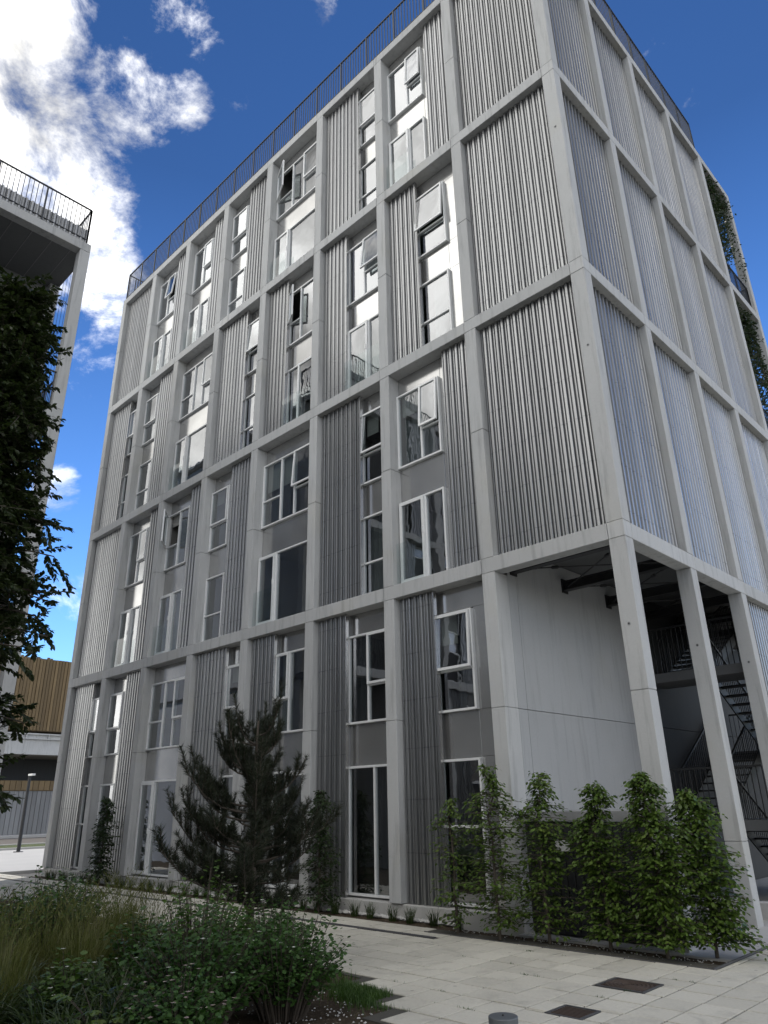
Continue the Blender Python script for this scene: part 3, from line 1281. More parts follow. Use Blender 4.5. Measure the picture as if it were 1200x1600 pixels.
# ------------------------------------------------------------------ neighbouring block on the left
nb_ = empty('neighbour_building')
tag(nb_, 'darker concrete block on the left with open corner balconies and a roof railing', 'building')
NX, NY = -12.7, -4.7
NBZ = BZ[:3]
NZ0 = [GZ - .02, 6.09, 11.605]
PITCH = 2.62
for t in range(3):
    zb = NBZ[t][0]
    for j in range(0, 10):
        y = NY - .285 - j * PITCH
        column(NX - .298, y, .296, .283, NZ0[t] + .004, zb - .004, nb_, jz=zb - 2.48 if j else None)
    for j in range(0, 9):
        y1 = NY - j * PITCH - (.287 if j else 0)
        y0 = NY - .287 - (j + 1) * PITCH
        bevel(MB().box(NX - .29, NX, y0 + .004, y1 - .002, *NBZ[t]).build('beam', 'concrete', nb_))
    # balcony slabs and soffits of the open corner bay
    top = t == 2
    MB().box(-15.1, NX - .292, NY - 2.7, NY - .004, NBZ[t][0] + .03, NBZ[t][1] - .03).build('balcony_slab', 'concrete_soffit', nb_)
    for q in range(5):
        MB().box(-15.1, NX - .292, NY - 2.62 + q * .54, NY - 2.62 + q * .54 + .018, NBZ[t][0] + .018, NBZ[t][0] + .03).build('soffit_joint', 'concrete_grey', nb_)
    column(-15.1, NY - .285, .28, .28, NZ0[t] + .004, zb + .03, nb_)
    MB().box(-15.3, -15.1, NY - 2.7, NY - .29, NZ0[t], zb + .05).build('balcony_wall', 'concrete_grey', nb_)
    MB().box(-26.2, -15.31, NY - .55, NY - .3, NZ0[t], zb + .05).build('gable_wall', 'concrete_grey', nb_)
    MB().box(-15.1, NX - .3, NY - 2.95, NY - 2.71, NZ0[t], zb + .05).build('balcony_wall', 'concrete_grey', nb_)
    # rest of the front: panels and windows
    for j in range(1, 9):
        y1 = NY - j * PITCH - .29
        y0 = y1 - PITCH + .295
        if (j + t) % 2:
            a, b = y0, y0 + 1.3
            ga, gb = y0 + 1.3, y1
        else:
            a, b = y1 - 1.3, y1
            ga, gb = y0, y1 - 1.3
        corr(nb_, 'E', a, b, NZ0[t], zb, x_off=NX)
        MB().box(NX - .5, NX - .33, y0 - .02, y1 + .02, NZ0[t], zb).build('wall', 'spandrel', nb_)
        for (za, zc) in ((zb - 2.42, zb - .5), (NZ0[t] + .05, zb - 3.27)):
            wd = MB()
            wd.box(NX - .335, NX - .27, ga, ga + .05, za, zc).box(NX - .335, NX - .27, gb - .05, gb, za, zc)
            wd.box(NX - .333, NX - .272, ga + .05, gb - .05, za, za + .05).box(NX - .333, NX - .272, ga + .05, gb - .05, zc - .05, zc)
            wf = wd.build('window', 'frame', nb_)
            MB().box(NX - .329, NX - .30, ga + .05, gb - .05, za + .05, zc - .05).build('pane', 'board_dark', wf)
# main volume behind the facade
MB().box(-26.2, -13.21, NY - 24, NY - 3.0, -.2, 16.9).build('main_volume', 'concrete_grey', nb_)
MB().box(-26.2, -15.31, NY - 3.0, NY - .56, -.2, 16.9).build('main_volume', 'concrete_grey', nb_)
MB().box(-26.2, NX - .31, NY - 24, NY - .02, 17.0, 17.12).build('roof', 'concrete_grey', nb_)
# corrugated upstand and railing along the roof edge
corr(nb_, 'E', NY - 23.5, NY - .10, 17.17, 17.72, x_off=NX + .05)
MB().box(NX - .2, NX - .12, NY - 23.5, NY - .10, 17.16, 17.70).build('upstand', 'concrete_grey', nb_)
railing([(NX - .10, NY - 23.5), (NX - .10, NY - .12), (-15.2, NY - .12)], 17.25, 1.22, 'roof_railing', nb_, step=.125, post=1.3, br=.009)
for z in (11.62, 6.1):
    railing([(NX - .15, NY - 2.6), (NX - .15, NY - .15), (-15.0, NY - .15)], z, 1.1, 'balcony_railing', nb_, step=.12, post=1.2, br=.009)
# stainless climbing wires across the open end
for (za, zc) in ((6.1, 11.35), (11.62, 16.9)):
    for i in range(7):
        x = -14.75 + i * .27
        MB().tube([(x, NY - .10, za), (x, NY - .10, zc)], .005, 4).build('wire', 'rail_metal', nb_)
    MB().tube([(-14.8, NY - .10, (za + zc) / 2 + .4), (-13.0, NY - .10, (za + zc) / 2 + .4)], .005, 4).build('wire', 'rail_metal', nb_)

# ------------------------------------------------------------------ unseen block added behind the viewpoint to darken the lower floors
m = NT('dark_brick')
m.col(m.mix(m.noise(3, 5, .6), (.06, .052, .047), (.10, .088, .08)))
m.setp(rough=.9)
ob = empty('added_opposite_block', (10, -30, -.2))
tag(ob, 'unseen dark brick block added across the court to darken the lower windows and panels', 'building')
MB().box(-34, 22, -8, 4, 0, 10.4).build('brick_wall', 'dark_brick', ob)
MB().box(-34.2, 22.2, -8.2, 4.25, 10.4, 10.8).build('roof_edge', 'concrete_grey', ob)
wm = MB().box(-.75, .75, 0, .06, 0, 1.5).mesh('window', 'frame')
pm = MB().box(-.68, .68, .06, .075, .07, 1.43).mesh('pane', 'board_dark')
for i in range(17):
    for j in range(3):
        w_ = link('window', wm, ob, (-32 + i * 3.25, 4.0, 1.2 + j * 3.1))
        link('pane', pm, w_)

# ------------------------------------------------------------------ far left: street, timber-clad building
strt = MB()
strt.box(-62, -46.5, -60, 90, -.24, -.17)
tag(strt.build('road', 'asphalt'), kind='structure')
tag(MB().box(-46.5, -46.1, -60, 90, -.24, -.05).build('kerb', 'sidewalk'), kind='structure')
tag(MB().box(-46.1, -40.5, -60, 90, -.24, -.10).build('grass_verge', 'verge'), kind='structure')
tag(MB().box(-40.5, -40.2, -60, 90, -.24, -.03).build('kerb', 'sidewalk'), kind='structure')
tag(MB().box(-40.2, -24.02, -60, 90, -.24, -.135).build('sidewalk', 'sidewalk'), kind='structure')
tag(MB().box(-66, -62, -60, 90, -.24, -.02).build('far_sidewalk', 'sidewalk'), kind='structure')
tb = empty('timber_building', (-66, 18, 0))
tag(tb, 'distant building with tan vertical timber slats above a dark underpass', 'building')


def tbx(mb, name, mat):
    mb.v = [(a + 66, b - 18, c) for (a, b, c) in mb.v]
    return mb.build(name, mat, tb)


tbx(MB().box(-80, -66.3, 5, 34, 8.7, 15.3), 'upper_wall', 'timber')
trg = random.Random(8)
for i in range(96):
    y = 5 + i * .30
    d = trg.uniform(.05, .16)
    tbx(MB().box(-66.3, -66.3 + d, y, y + .24, 8.75, 15.3 + trg.uniform(-.1, .15)), 'slat', 'timber')
tbx(MB().box(-80, -65.6, 5, 34, 6.6, 8.3), 'deck_slab', 'concrete')
tbx(MB().box(-65.58, -65.4, 5, 34, 8.3, 8.42).box(-65.58, -65.4, 5, 34, 7.9, 7.98), 'guard_rail', 'concrete')
for i in range(15):
    tbx(MB().box(-65.56, -65.44, 5 + i * 2, 5.12 + i * 2, 7.98, 8.3), 'guard_post', 'concrete')
tbx(MB().box(-80, -72, 5, 34, 4.4, 6.6), 'dark_recess', 'board_dark')
tbx(MB().box(-80, -66.0, 5, 34, 3.55, 4.4), 'timber_band', 'timber')
for i in range(58):
    tbx(MB().box(-66.0, -65.93, 5 + i * .5, 5.44 + i * .5, 3.6, 4.38), 'slat', 'timber')
tbx(MB().box(-80, -66.1, 5, 34, -.1, 3.55), 'lower_wall', 'grey_timber')
for i in range(72):
    y = 5 + i * .4
    if 11.9 < y < 13.8:
        continue
    tbx(MB().box(-66.1, -66.02 + trg.uniform(-.02, .02), y, y + .36, -.05, 3.52), 'plank', 'grey_timber')
dr = tbx(MB().box(-66.1, -66.0, 12.1, 13.5, -.02, 3.3), 'door', 'pale_blue_door')
MB().box(.02, .04, -5.25, -4.95, 1.7, 1.95).build('door_notice', 'white_paint', dr)
tbx(MB().box(-70, -66.6, 20.6, 22.4, 15.3, 18.0), 'roof_cabin', 'white_paint')
for z in (15.6, 16.4, 17.2, 17.9):
    tbx(MB().box(-66.58, -66.5, 20.6, 22.4, z, z + .08), 'cabin_bar', 'rail_metal')
# lamp post
lp = empty('lamp_post', (-37.5, 5.32, -.14))
tag(lp, 'slim dark lamp post with a short head on the far sidewalk', 'lamp post')
MB().tube([(0, 0, 0), (0, 0, 3.75)], [.10, .075], 10).build('pole', 'steel_dark', lp)
MB().box(-.07, .5, -.08, .08, 3.72, 3.82).build('lamp_head', 'white_paint', lp)
MB().disc((0, 0), .24, .24, 0, .04, 14).build('base_plate', 'iron_grey', lp)

# ------------------------------------------------------------------ small things in the paving
mc = empty('manhole_cover', (.25, -2.19, GZ))
tag(mc, 'rusty square manhole cover with ringed pattern in the paving before the hedge', 'manhole cover')
t = MB()
t.box(-.285, .285, -.245, -.222, -.04, .004).box(-.285, .285, .222, .245, -.04, .004).box(-.285, -.262, -.222, .222, -.04, .004).box(.262, .285, -.222, .222, -.04, .004)
t.build('cover_frame', 'iron_grey', mc)
MB().box(-.26, .26, -.22, .22, -.04, -.006).build('cover_plate', 'iron_rust', mc)
for rr in (.06, .10, .14, .18, .215):
    t = MB()
    n = 40
    i0 = 0
    for (r_, z_) in ((rr - .012, -.006), (rr - .008, .004), (rr + .008, .004), (rr + .012, -.006)):
        for q in range(n):
            t.v.append((r_ * math.cos(2 * math.pi * q / n) * 1.16, r_ * math.sin(2 * math.pi * q / n), z_))
    for s_ in range(3):
        for q in range(n):
            a, b = s_ * n + q, s_ * n + (q + 1) % n
            t.f.append((a, b, b + n, a + n))
            t.m.append(0)
    t.build('ring_rib', 'iron_rust', mc)
t = MB()
for i in range(-6, 7):
    for j in range(-5, 6):
        x, y = i * .04, j * .04
        if (x / 1.16) ** 2 + y ** 2 > .226 ** 2:
            t.box(x - .012, x + .012, y - .012, y + .012, -.006, 0)
tag(t.build('stud', 'iron_rust', mc), kind='stuff')
gt = empty('drain_grate', (.36, -3.56, GZ))
tag(gt, 'small rusty slotted drain grate in the paving near the bollard', 'drain grate')
MB().box(-.195, .195, -.195, -.17, -.05, .003).box(-.195, .195, .17, .195, -.05, .003).box(-.195, -.17, -.17, .17, -.05, .003).box(.17, .195, -.17, .17, -.05, .003).build('grate_frame', 'iron_grey', gt)
for i in range(8):
    MB().box(-.17, .17, -.165 + i * .0425, -.143 + i * .0425, -.03, -.002).build('grate_bar', 'iron_rust', gt)
MB().box(-.17, .17, -.17, .17, -.09, -.075).build('sump', 'board_dark', gt)
bo = empty('bollard_light', (1.452, -6.143, GZ))
tag(bo, 'low grey bollard light with a flat round cap at the bottom edge', 'bollard')
MB().disc((0, 0), .085, .085, 0, .46).build('shaft', 'bollard_grey', bo, smooth=False)
MB().disc((0, 0), .082, .082, .46, .535).build('lens', 'bollard_lens', bo)
bevel(MB().disc((0, 0), .098, .098, .535, .58).build('cap', 'bollard_grey', bo), .006, 2)
MB().disc((.0, .0), .008, .006, .58, .588, 10).build('screw', 'steel_dark', bo)

# ------------------------------------------------------------------ vegetation
def np_mesh(name, V, Fc, mat, tri=True):
    me = bpy.data.meshes.new(name)
    nv, nf = len(V), len(Fc)
    me.vertices.add(nv)
    me.vertices.foreach_set('co', np.asarray(V, np.float32).ravel())
    k = Fc.shape[1]
    me.loops.add(nf * k)
    me.polygons.add(nf)
    me.loops.foreach_set('vertex_index', np.asarray(Fc, np.int32).ravel())
    me.polygons.foreach_set('loop_start', np.arange(0, nf * k, k, dtype=np.int32))
    me.materials.append(MATS[mat])
    me.update(calc_edges=True)
    return me


def unit(a):
    return a / (np.linalg.norm(a, axis=1, keepdims=True) + 1e-9)


def leaf_mesh(name, P, D, Nn, size, mat, width=.55, fold=.12, curl=.12):
    P, D, Nn = np.asarray(P, float), unit(np.asarray(D, float)), np.asarray(Nn, float)
    S = unit(np.cross(D, Nn))
    U = np.cross(S, D)
    L = np.asarray(size, float)[:, None]
    n = len(P)
    b = P
    mid = P + D * L * .5 - U * L * fold * .5
    tip = P + D * L - U * L * curl
    l1 = P + D * L * .42 + S * L * width * .5
    r1 = P + D * L * .42 - S * L * width * .5
    l2 = P + D * L * .74 + S * L * width * .36 - U * L * curl * .4
    r2 = P + D * L * .74 - S * L * width * .36 - U * L * curl * .4
    V = np.stack([b, mid, tip, l1, r1, l2, r2], 1).reshape(-1, 3)
    base_f = np.array([(0, 3, 1), (3, 5, 1), (5, 2, 1), (0, 1, 4), (4, 1, 6), (6, 1, 2)])
    Fc = (np.arange(n)[:, None, None] * 7 + base_f[None]).reshape(-1, 3)
    return np_mesh(name, V, Fc, mat)


def blade_mesh(name, P, A, H, L, W, mat, seg=4, droop=1.0):
    """grass blades: base P, heading angle A, rise H, reach L, width W"""
    P = np.asarray(P, float)
    n = len(P)
    hd = np.stack([np.cos(A), np.sin(A), np.zeros(n)], 1)
    sd = np.stack([-np.sin(A), np.cos(A), np.zeros(n)], 1)
    V = np.zeros((n, 2 * seg + 1, 3))
    for k in range(seg + 1):
        s = k / seg
        c = P + hd * (L * s ** 1.6)[:, None]
        c[:, 2] += H * (s * (1 + .35 * droop) - .35 * droop * s ** 2.6 * (1 + L / (H + .05)))
        if k < seg:
            w = (W * (1 - .75 * s ** 2) * .5)[:, None]
            V[:, 2 * k] = c + sd * w
            V[:, 2 * k + 1] = c - sd * w
        else:
            V[:, 2 * seg] = c
    f = []
    for k in range(seg - 1):
        a = 2 * k
        f += [(a, a + 1, a + 3), (a, a + 3, a + 2)]
    f.append((2 * seg - 2, 2 * seg - 1, 2 * seg))
    f = np.array(f)
    Fc = (np.arange(n)[:, None, None] * (2 * seg + 1) + f[None]).reshape(-1, 3)
    return np_mesh(name, V.reshape(-1, 3), Fc, mat)


def hornbeam(x, y, h, w, seed, nb, name='hornbeam_shrub', label=None, leaf='leaf_hornbeam', size=.072, group=None, bias=.62, lpb=17, z_lo=.06, base_z=GZ, profile=None, depth=.55, cat='shrub'):
    rs = np.random.RandomState(seed)
    root = empty(name, (x, y, base_z))
    tag(root, label, cat, group)
    tr = MB()
    n = 7
    tp = [Vector((rs.uniform(-.03, .03) * i / 2, rs.uniform(-.02, .02) * i / 2, h * .97 * i / n)) for i in range(n + 1)]
    tr.tube(tp, [.022 * (1 - .75 * i / n) + .004 for i in range(n + 1)], 6)
    tr.build('trunk', 'bark', root)
    br = MB()
    P, D, Nn, S = [], [], [], []
    for i in range(nb):
        f = z_lo + (1 - z_lo) * ((i + rs.rand()) / nb)
        z = f * h
        p0 = tp[min(n - 1, int(f * n * .97))].lerp(tp[min(n, int(f * n * .97) + 1)], (f * n * .97) % 1)
        side = 1 if rs.rand() < .5 else -1
        az = rs.normal(0, .75) + (0 if side > 0 else math.pi)
        if rs.rand() > bias:
            az = rs.uniform(0, 2 * math.pi)
        pr = profile(f) if profile else ((1.0 + .18 * math.sin(f * 17 + seed)) if f < .66 else max(.2, 1 - (f - .66) / .34 * .78) * (1 + .3 * math.sin(f * 23 + seed)))
        L = w * pr * rs.uniform(.45, 1.0)
        dx, dy = math.cos(az) * L, math.sin(az) * L * depth
        rise = L * rs.uniform(.0, .55) * (1.4 if f > .85 else 1)
        pts = []
        for q in range(5):
            s = q / 4
            pts.append(Vector((p0.x + dx * s, p0.y + dy * s, z + rise * (s - .45 * s * s) - .07 * s * s)))
        br.tube(pts, [.006 * (1 - .6 * q / 4) for q in range(5)], 4, cap=False)
        m_ = max(5, int(lpb * (.45 + .55 * L / w)))
        for q in range(m_):
            s = .12 + .88 * (q + rs.rand() * .6) / m_
            k = min(3, int(s * 4))
            b = pts[k].lerp(pts[k + 1], s * 4 - k)
            d = (pts[k + 1] - pts[k]).normalized()
            sd = Vector((-d.y, d.x, 0)) * (1 if q % 2 else -1)
            dr_ = d * rs.uniform(.3, .9) + sd * rs.uniform(.4, 1.1) + Vector((0, 0, rs.uniform(-.55, .1)))
            off = sd * rs.uniform(0, .06) + Vector((rs.normal(0, .02), rs.normal(0, .03), rs.normal(0, .025)))
            P.append(b + off)
            D.append(dr_)
            Nn.append((rs.normal(0, .35), rs.normal(-.15, .35), 1.0))
            S.append(size * rs.uniform(.65, 1.2))
    br.build('branches', 'bark', root)
    link('foliage', leaf_mesh('foliage', P, D, Nn, np.array(S), leaf, .58), root)
    return root


LBL = ['thin open hornbeam at the left end of the hedge bed',
       'hornbeam with a tall leaning leader, second from the left end of the hedge bed',
       'hornbeam with ragged top before the left edge of the white arcade wall',
       'full hornbeam in front of the dark board enclosure, third from the right end',
       'tallest dense hornbeam rising before the corner column',
       'broad dense hornbeam at the right end of the hedge bed']
GRP = 'hornbeams trained in a row in the hedge bed'
hornbeam(-3.42, -.66, 2.0, .52, 21, 90, label=LBL[0], group=GRP, lpb=16)
hornbeam(-2.55, -.74, 2.45, .68, 22, 190, label=LBL[1], group=GRP, lpb=18)
hornbeam(-1.80, -.56, 2.3, .64, 23, 200, label=LBL[2], group=GRP, lpb=20)
hornbeam(-.86, -.52, 2.12, .53, 24, 250, label=LBL[3], group=GRP, lpb=22)
hornbeam(-.04, -.56, 2.25, .62, 25, 330, label=LBL[4], group=GRP, lpb=22)
hornbeam(.42, -.14, 2.0, .64, 26, 340, label=LBL[5], group=GRP, lpb=22)

# dark climbers against the facade
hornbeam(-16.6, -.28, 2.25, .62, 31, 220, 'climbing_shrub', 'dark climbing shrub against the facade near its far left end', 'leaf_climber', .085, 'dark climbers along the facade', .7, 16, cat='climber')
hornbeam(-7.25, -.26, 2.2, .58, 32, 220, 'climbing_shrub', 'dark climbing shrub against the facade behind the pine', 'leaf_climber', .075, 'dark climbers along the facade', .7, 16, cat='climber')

# tree at the left edge
def left_tree():
    rs = np.random.RandomState(41)
    ox_, oy_ = -1.99, -9.02
    root = empty('street_tree', (ox_, oy_, GZ))
    tag(root, 'dark leafy tree filling the left edge in front of the neighbouring block', 'tree')
    tr = MB()
    tp = [Vector((.05 * math.sin(i * .9), .05 * math.cos(i * .7), 7.0 * i / 10)) for i in range(11)]
    tr.tube(tp, [.085 * (1 - .085 * i) + .006 for i in range(11)], 9)
    tr.build('trunk', 'bark', root, smooth=True)
    br = MB()
    P, D, Nn, S = [], [], [], []
    for i in range(270):
        f = (i + rs.rand()) / 270
        z = 1.85 + 5.1 * f
        L = float(np.interp(z, (1.9, 2.2, 3.1, 4.1, 5.0, 5.7, 6.75, 7.2), (.68, .84, .90, .82, .52, .38, .24, .14))) * rs.uniform(.5, 1.0)
        az = i * 2.399 + rs.normal(0, .3)
        k = min(9, int(z / .7))
        p0 = tp[k].lerp(tp[k + 1], z / .7 - k)
        rise = L * rs.uniform(.15, .6)
        pts = [p0 + Vector((math.cos(az) * L * s, math.sin(az) * L * s, rise * (s - .5 * s * s) - .12 * s * s)) for s in (0, .25, .5, .75, 1)]
        br.tube(pts, [.014 * (1 - .75 * s) + .002 for s in (0, .25, .5, .75, 1)], 5, cap=False)
        for tw in range(9):
            s = .25 + .75 * (tw + rs.rand()) / 9
            kk = min(3, int(s * 4))
            b = pts[kk].lerp(pts[kk + 1], s * 4 - kk)
            d0 = (pts[kk + 1] - pts[kk]).normalized()
            a2 = rs.uniform(-1.9, 1.9)
            td = Vector((d0.x * math.cos(a2) - d0.y * math.sin(a2), d0.x * math.sin(a2) + d0.y * math.cos(a2), d0.z + rs.uniform(-1.2, 1.0))).normalized()
            tl = rs.uniform(.16, .36)
            br.tube([b, b + td * tl], [.004, .0015], 3, cap=False)
            for q in range(40):
                ss = (q + rs.rand()) / 40
                sd = Vector((-td.y, td.x, 0)).normalized() * (1 if q % 2 else -1)
                P.append(b + td * tl * ss + sd * .005)
                D.append(td * rs.uniform(.3, .9) + sd * rs.uniform(.3, 1.0) + Vector((0, 0, rs.uniform(-.8, .35))))
                Nn.append((rs.normal(0, .5), rs.normal(0, .5), 1.0))
                S.append(rs.uniform(.042, .072))
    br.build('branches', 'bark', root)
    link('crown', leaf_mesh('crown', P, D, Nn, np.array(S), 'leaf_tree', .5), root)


left_tree()


# pine in the garden
def pine():
    rs = np.random.RandomState(52)
    root = empty('pine_tree', (-3.95, -4.30, GZ))
    tag(root, 'dark young pine with upturned bottlebrush shoots standing in the garden', 'tree')
    tr = MB()
    Hh = 3.05
    tp = [Vector((.02 * math.sin(i), .02 * math.cos(i * 1.3), Hh * i / 8)) for i in range(9)]
    tr.tube(tp, [.055 * (1 - .105 * i) + .006 for i in range(9)], 8)
    tr.build('trunk', 'bark', root, smooth=True)
    br = MB()
    NP, ND, NL = [], [], []

    def shoot(b, d, L):
        n_ = int(L / .0021)
        for q in range(n_):
            s = rs.rand()
            a = rs.uniform(0, 2 * math.pi)
            u = d.cross(Vector((.3, .2, .9))).normalized()
            v_ = d.cross(u)
            nd = d * rs.uniform(.45, .95) + (u * math.cos(a) + v_ * math.sin(a)) * .75
            NP.append(b + d * (L * s))
            ND.append(nd)
            NL.append(rs.uniform(.06, .115))
        br.tube([b, b + d * L], [.007, .003], 4, cap=False)

    shoot(Vector((0, 0, Hh - .2)), Vector((0, 0, 1)), .32)
    for w_ in range(9):
        z = .75 + (Hh - 1.1) * w_ / 8
        Lm = (1.08 * (1 - (w_ / 8.8) ** 1.15) + .24) * (.85 if w_ == 0 else 1)
        nbr = 8 if w_ < 6 else 5
        for q in range(nbr):
            az = q * 2 * math.pi / nbr + w_ * 1.1 + rs.normal(0, .4)
            to_right = math.cos(az) * .72 + math.sin(az) * .69
            L = Lm * rs.uniform(.4, 1.15) * (1.12 - .22 * to_right)
            up_ = .10 + .06 * w_ + rs.uniform(-.15, .28)
            pts = []
            zz = z + rs.uniform(-.15, .15)
            for s in (0, .25, .5, .75, 1):
                pts.append(Vector((math.cos(az) * L * s, math.sin(az) * L * s, zz + L * (.05 * s + up_ * s * s * s))))
            br.tube(pts, [.018 * (1 - .7 * s) for s in (0, .25, .5, .75, 1)], 5, cap=False)
            ns = 4 + int(L * 10)
            for e in range(ns):
                s = .45 + .55 * (e + rs.rand() * .5) / ns
                kk = min(3, int(s * 4))
                b = pts[kk].lerp(pts[kk + 1], s * 4 - kk)
                d0 = (pts[kk + 1] - pts[kk]).normalized()
                a2 = rs.uniform(.3, 1.75) * (1 if e % 2 else -1)
                sd = Vector((d0.x * math.cos(a2) - d0.y * math.sin(a2), d0.x * math.sin(a2) + d0.y * math.cos(a2), d0.z + rs.uniform(.3, 1.6))).normalized()
                shoot(b, sd, rs.uniform(.14, .36))
            shoot(pts[4], ((pts[4] - pts[3]).normalized() + Vector((0, 0, 1.0))).normalized(), rs.uniform(.2, .38))
    br.build('branches', 'bark', root)
    P_ = np.array([tuple(p) for p in NP])
    D_ = unit(np.array([tuple(p) for p in ND]))
    L_ = np.array(NL)[:, None]
    S_ = unit(np.cross(D_, rs.normal(0, 1, D_.shape))) * .0034
    V = np.stack([P_ - S_, P_ + S_, P_ + D_ * L_], 1).reshape(-1, 3)
    link('needles', np_mesh('needles', V, np.arange(len(V)).reshape(-1, 3), 'needle'), root)
    MB().tube([(.12, -.05, -.05), (.12, -.05, 1.15)], .028, 8).build('stake', 'bark', root)


pine()


# leafy flowering shrubs at the front of the garden
def shrub(x, y, r, h, seed, n, label, group, leaf='leaf_shrub', flowers=60, size=.055, petal='petal'):
    rs = np.random.RandomState(seed)
    root = empty('garden_shrub', (x, y, GZ))
    tag(root, label, 'shrub', group)
    st_ = MB()
    P, D, Nn, S = [], [], [], []
    FP, FD = [], []
    ns = int(n / 26)
    for i in range(ns):
        az = rs.uniform(0, 2 * math.pi)
        rr = r * math.sqrt(rs.rand())
        top = h * (1 - .45 * (rr / r) ** 2) * rs.uniform(.62, 1.08)
        bx, by = math.cos(az) * rr, math.sin(az) * rr
        b0 = Vector((bx * .35, by * .35, 0))
        pts = [b0.lerp(Vector((bx, by, top)), s) + Vector((0, 0, .10 * math.sin(s * 3.1))) for s in (0, .33, .66, 1)]
        st_.tube(pts, [.007, .005, .004, .0015], 4, cap=False)
        for q in range(26):
            s = .22 + .78 * (q + rs.rand()) / 26
            kk = min(2, int(s * 3))
            b = pts[kk].lerp(pts[kk + 1], s * 3 - kk)
            a = rs.uniform(0, 2 * math.pi)
            o = Vector((math.cos(a), math.sin(a), rs.uniform(-.3, .5)))
            P.append(b + o * rs.uniform(.01, .09))
            D.append(o + Vector((0, 0, rs.uniform(-.4, .2))))
            Nn.append((rs.normal(0, .5), rs.normal(0, .5), 1))
            S.append(size * rs.uniform(.55, 1.25))
        if rs.rand() < flowers / ns:
            FP.append(pts[3] + Vector((0, 0, .01)))
    st_.build('stems', 'bark', root)
    link('foliage', leaf_mesh('foliage', P, D, Nn, np.array(S), leaf, .66), root)
    fp, fd, fn, fs = [], [], [], []
    for p in FP:
        for q in range(5):
            a = q * 1.2566 + rs.rand() * .3
            fp.append(p)
            fd.append((math.cos(a), math.sin(a), .35))
            fn.append((0, 0, 1))
            fs.append(rs.uniform(.018, .03))
    if fp:
        tag(link('flowers', leaf_mesh('flowers', fp, fd, fn, np.array(fs), petal, .9), root), kind='stuff')
    return root


SG = 'leafy shrubs at the front of the garden'
shrub(-2.9, -7.1, .42, .62, 68, 1400, 'low bright green leafy plant among the dark straps', SG, leaf='leaf_light', flowers=12, size=.065)
shrub(-3.5, -6.1, .45, .85, 69, 1500, 'leafy green plant between the straps and the feathery grasses', SG, flowers=16, size=.06)
shrub(-1.66, -5.52, .64, 1.0, 61, 4600, 'dark leafy shrub spilling over the garden edge beside the paving', SG, flowers=34)
shrub(-1.95, -6.30, .74, 1.02, 62, 5200, 'dense green shrub with small pale flowers at the bottom centre', SG, flowers=46)
shrub(-2.85, -5.75, .66, 1.3, 63, 3600, 'taller light green shrub at the foot of the pine', SG, leaf='leaf_light', flowers=18)
shrub(-1.35, -6.85, .48, .62, 64, 2600, 'low shrub with dusky pink seed heads at the bottom edge', SG, flowers=60, petal='petal_dusk')
shrub(-2.95, -4.75, .55, .95, 66, 3000, 'loose twiggy shrub between the pine and the paving', SG, flowers=10)
shrub(-6.6, -6.0, .75, 1.15, 65, 3200, 'pale-flowered plant at the far left of the garden, nearest the lamp post', 'white-flowered plants behind the grasses', flowers=70, size=.06)
shrub(-8.2, -4.9, .8, .95, 67, 3200, 'white-flowered plant in front of the far left facade column', 'white-flowered plants behind the grasses', flowers=80, size=.06)


# ornamental grasses
def tuft(name, x, y, n, h, reach, w, mat, seed, rad, label, group, cat='grass plant', parent_z=GZ, heads=0):
    rs = np.random.RandomState(seed)
    root = empty(name, (x, y, parent_z))
    tag(root, label, cat, group)
    a = rs.uniform(0, 2 * np.pi, n)
    r = rad * np.sqrt(rs.rand(n))
    P = np.stack([np.cos(a) * r, np.sin(a) * r, np.zeros(n) - .02], 1)
    A = a + rs.normal(0, .6, n)
    link('leaves', blade_mesh('leaves', P, A, h * rs.uniform(.55, 1.05, n), reach * rs.uniform(.25, 1.1, n), w * rs.uniform(.7, 1.2, n), mat, 5), root)
    if heads:
        a = rs.uniform(0, 2 * np.pi, heads)
        r = rad * np.sqrt(rs.rand(heads))
        P = np.stack([np.cos(a) * r, np.sin(a) * r, np.zeros(heads)], 1)
        hh = h * rs.uniform(.95, 1.4, heads)
        rc = reach * rs.uniform(.2, .8, heads)
        link('stalks', blade_mesh('stalks', P, a, hh, rc, np.full(heads, .004), 'blade_straw', 4, .35), root)
        fp, fd, fn, fs = [], [], [], []
        for i in range(heads):
            tip = P[i] + np.array([math.cos(a[i]) * rc[i], math.sin(a[i]) * rc[i], hh[i] * (1.12 - .12 * (1 + rc[i] / (hh[i] + .05)))])
            for q in range(7):
                fp.append(tip - np.array([math.cos(a[i]) * .02 * q, math.sin(a[i]) * .02 * q, .022 * q]))
                aa = a[i] + rs.normal(0, 1.0)
                fd.append((math.cos(aa) * .5, math.sin(aa) * .5, .9))
                fn.append((rs.normal(), rs.normal(), .2))
                fs.append(rs.uniform(.03, .05))
        link('seed_heads', leaf_mesh('seed_heads', fp, fd, fn, np.array(fs), 'blade_straw', .22), root)
    return root


